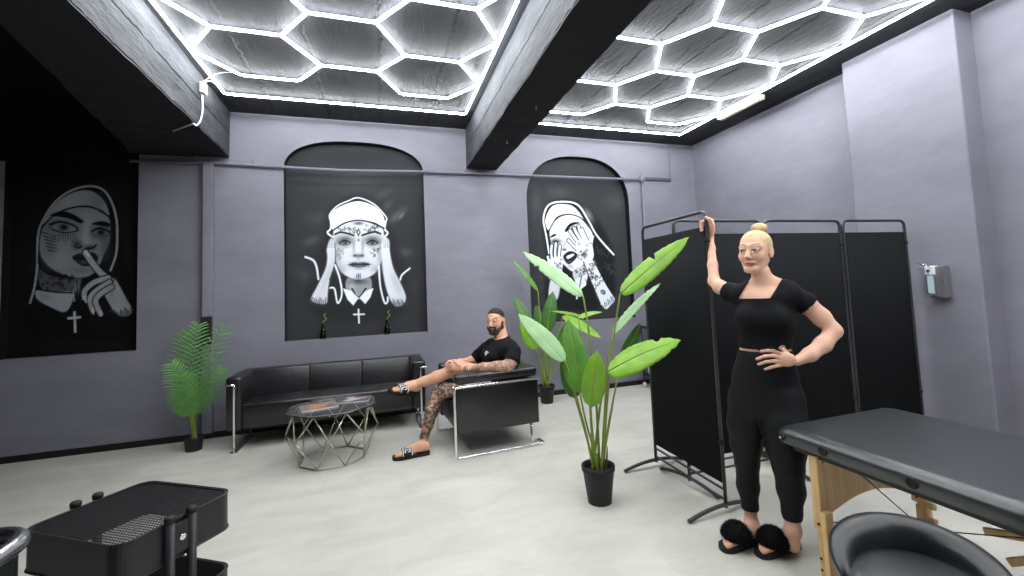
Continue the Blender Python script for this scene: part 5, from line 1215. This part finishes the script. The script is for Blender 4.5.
pA=AN[1]*.55+AN[2]*.45; cutA=mx(Am.F,-half(pA,np.array(AN[2])-np.array(AN[0])))
Tm=Body(lo,lo+h_*(B.n-1),h_); Tm.n=B.n; Tm.F=np.full(B.n,1.,np.float32)
for c_,r_ in [((506,386,.0),(.16,.16,.12)),((505,372,.0),(.135,.165,.15)),((503,357,.0),(.135,.180,.14)),((502,348,.0),(.115,.19,.07)),((493,356,-.09),(.07,.10,.07)),((489,355,.09),(.07,.09,.07))]: Tm.ell(P(*c_),np.array(r_)+.03,k=.05)
Tm.cap(P(510,350,-.17),P(492,347,.19),.10,.10,.02); Tm.chain(AN[:2]+[pA],[.09,.085,.08],.01); Tm.chain(AFr[:2],[.09,.08],.01)
Tm.cap(P(503,346,.01),P(503,338,.02),.12,.12,.02)
ts=mx(mx(ts,-cutA),Tm.F)
ts=mx(ts,half(P(503,337,.0),(-.25,-.08,1)))
shirt=skin_mesh('t_shirt',ts,lo,h_,M['shirt'],mn)
# small white print on the chest
pp_=P(486.5,351.5,-.16)
def print_patch():
    q=P(487,352,0); c=np.array([q[0],0,q[2]]); 
    n=np.array([-.55,-.83,0]); u=np.array([.83,-.55,0]); 
    # find the shirt surface along the view direction
    i=int((c[0]-lo[0])/h_); k=int((c[2]-lo[2])/h_); col=ts[i,:,k]; j=np.argmax(col<0); c=np.array([c[0],lo[1]+h_*j-.006,c[2]])
    sh=[(-.022,.018),(-.006,.030),(.004,.020),(.018,.022),(.022,.004),(.008,-.010),(.004,-.028),(-.006,-.016),(-.020,-.006)]
    V=[c+u*a+np.array([0,0,1])*b_-n*0 for a,b_ in sh]; V2=[v+n*.003*-1*-1 for v in V]; V=[v-n*.012 for v in V]; m_=len(sh)
    return MB().add(V+V2,[tuple(range(m_)),tuple(m_+i for i in reversed(range(m_)))]+[(i,(i+1)%m_,(i+1)%m_+m_,i+m_) for i in range(m_)])
print_patch().build('chest_print',M['paper'],shirt)
Bs=Body(lo,lo+h_*(B.n-1),h_); Bs.n=B.n; Bs.F=np.full(B.n,1.,np.float32)
Bs.ell(P(506,388,.0),(.16,.165,.12),k=.04); Bs.chain(CX_[:3],[.098,.082,.070],.03); Bs.chain(SL_[:3],[.095,.084,.070],.03)
sh=mx(Bs.F-.014,mx(P(456,385,0)[0]-X,Z-P(500,372,0)[2])); sh=mx(sh,half(P(466,380,0),(-1,0,.55))); 
sh2=mx(sh,-(F0-.002)) if False else sh
skin_mesh('shorts',sh,lo,h_,M['shorts'],mn)
hm=Body(hdm.o-.19,hdm.o+.22,.0048); hm.ell(hdm.w((0,.0145,.037)),np.array([.0735,.0870,.0755])*1.1,hdm.R,.01)
mk=hm.field(lambda x,y,z: hdm.hairmask((x,y,z),(0,.44,.898),.034)); skin_mesh('hair',mx(hm.F,mk).astype(np.float32),hm.lo,hm.h,M['darkhair'],mn)
bd=Body(hdm.o-.19,hdm.o+.1,.0048); bd.F=np.full(bd.n,1.,np.float32)
for g in (1,-1): bd.cap(hdm.w((g*.0645,-.010,-.022)),hdm.w((g*.057,-.014,-.062)),.0135,.021,.012); bd.cap(hdm.w((g*.057,-.014,-.062)),hdm.w((g*.020,-.058,-.100)),.0200,.021,.02); bd.cap(hdm.w((g*.024,-.0775,-.0515)),hdm.w((g*.004,-.0875,-.0495)),.0058,.0058,.004); bd.cap(hdm.w((g*.027,-.0735,-.054)),hdm.w((g*.024,-.066,-.088)),.0085,.012,.006)
bd.ell(hdm.w((0,-.064,-.103)),(.027,.023,.021),hdm.R,.02)
skin_mesh('beard',bd.F,bd.lo,bd.h,M['darkhair'],mn)
wp=AN[5]; wv=np.array(AN[6])-np.array(AN[5]); wv/=np.linalg.norm(wv); wt=MB().tube([wp-wv*.012,wp+wv*.012],.0385,18).build('watch',M['white'],mn)
# slides with a white banded strap
def slide(heel,fr,rev=False):
    d,up,s_=fr; heel=np.array(heel); o=heel-up*.0
    out=[(-.03,.022),(-.015,.036),(.04,.042),(.10,.044),(.17,.053),(.23,.054),(.265,.042),(.283,.020)]
    pts=[( t,-w_) for t,w_ in out]+[(t,w_) for t,w_ in reversed(out)]; pts=catmull(pts,True,4); n=len(pts)
    V=[o+d*t+s_*w_-up*.028 for t,w_ in pts]+[o+d*t+s_*w_ +up*.0 for t,w_ in pts]
    tr=tessellate_polygon([[Vector((a,b_,0)) for a,b_ in pts]]); F=[tuple(t) for t in tr]+[tuple(i+n for i in t) for t in tr]+[(i,(i+1)%n,(i+1)%n+n,i+n) for i in range(n)]
    so_=MB().add(V,F).build('slide_sandal',M['rubber'],mn,bevel=.004)
    def band(t0,t1,r_,a0=-1.35,a1=1.35,n=22):
        V=[]; 
        for k in range(n+1):
            a=a0+(a1-a0)*k/n
            for t in (t0,t1):
                for rr in (r_,r_-.006): 
                    hgt=.058*(1-(t-.12)*2.6); V.append(o+d*t+s_*math.sin(a)*(rr+.012)+up*(-.012+math.cos(a)*(hgt+rr-.03)))
        F=[]
        for k in range(n): b_=k*4; F+=[(b_,b_+2,b_+6,b_+4),(b_+1,b_+5,b_+7,b_+3),(b_,b_+4,b_+5,b_+1),(b_+2,b_+3,b_+7,b_+6)]
        F+=[(0,1,3,2),(n*4,n*4+2,n*4+3,n*4+1)]
        return MB().add(V,F,True)
    st_=band(.115,.205,.052).build('strap',M['rubber'],so_)
    for t0 in (.119,.193): band(t0,t0+.008,.0535).build('white_stripe',M['paper'],st_)
    # white block characters on the strap
    for a0,a1,t0,t1 in [(-.95,-.80,.135,.185),(-.55,-.42,.135,.185),(-.20,-.07,.135,.185),(-.55,-.07,.135,.145),(-.55,-.07,.175,.185),(.18,.31,.135,.185),(.52,.65,.135,.185),(.52,.95,.135,.145),(.52,.95,.175,.185),(.85,.95,.135,.160)]:
        band(t0,t1,.0535,a0,a1,5).build('strap_character',M['paper'],st_)
slide(h1,f1); slide(h2_,f2)
# ---------------------------------------------------------------- world and colour management
wd=bpy.data.worlds.new('world'); SC.world=wd; wd.use_nodes=True; wd.node_tree.nodes['Background'].inputs['Color'].default_value=(.6,.65,.7,1); wd.node_tree.nodes['Background'].inputs['Strength'].default_value=.0
SC.view_settings.view_transform='Standard'; SC.view_settings.look='None'; SC.view_settings.gamma=1; SC.view_settings.use_curve_mapping=False; SC.view_settings.exposure=EXPO
SC.cycles.use_denoising=True; SC.cycles.max_bounces=8; SC.cycles.diffuse_bounces=5; SC.cycles.glossy_bounces=4; SC.cycles.transmission_bounces=6; SC.cycles.sample_clamp_indirect=8; SC.cycles.use_light_tree=True
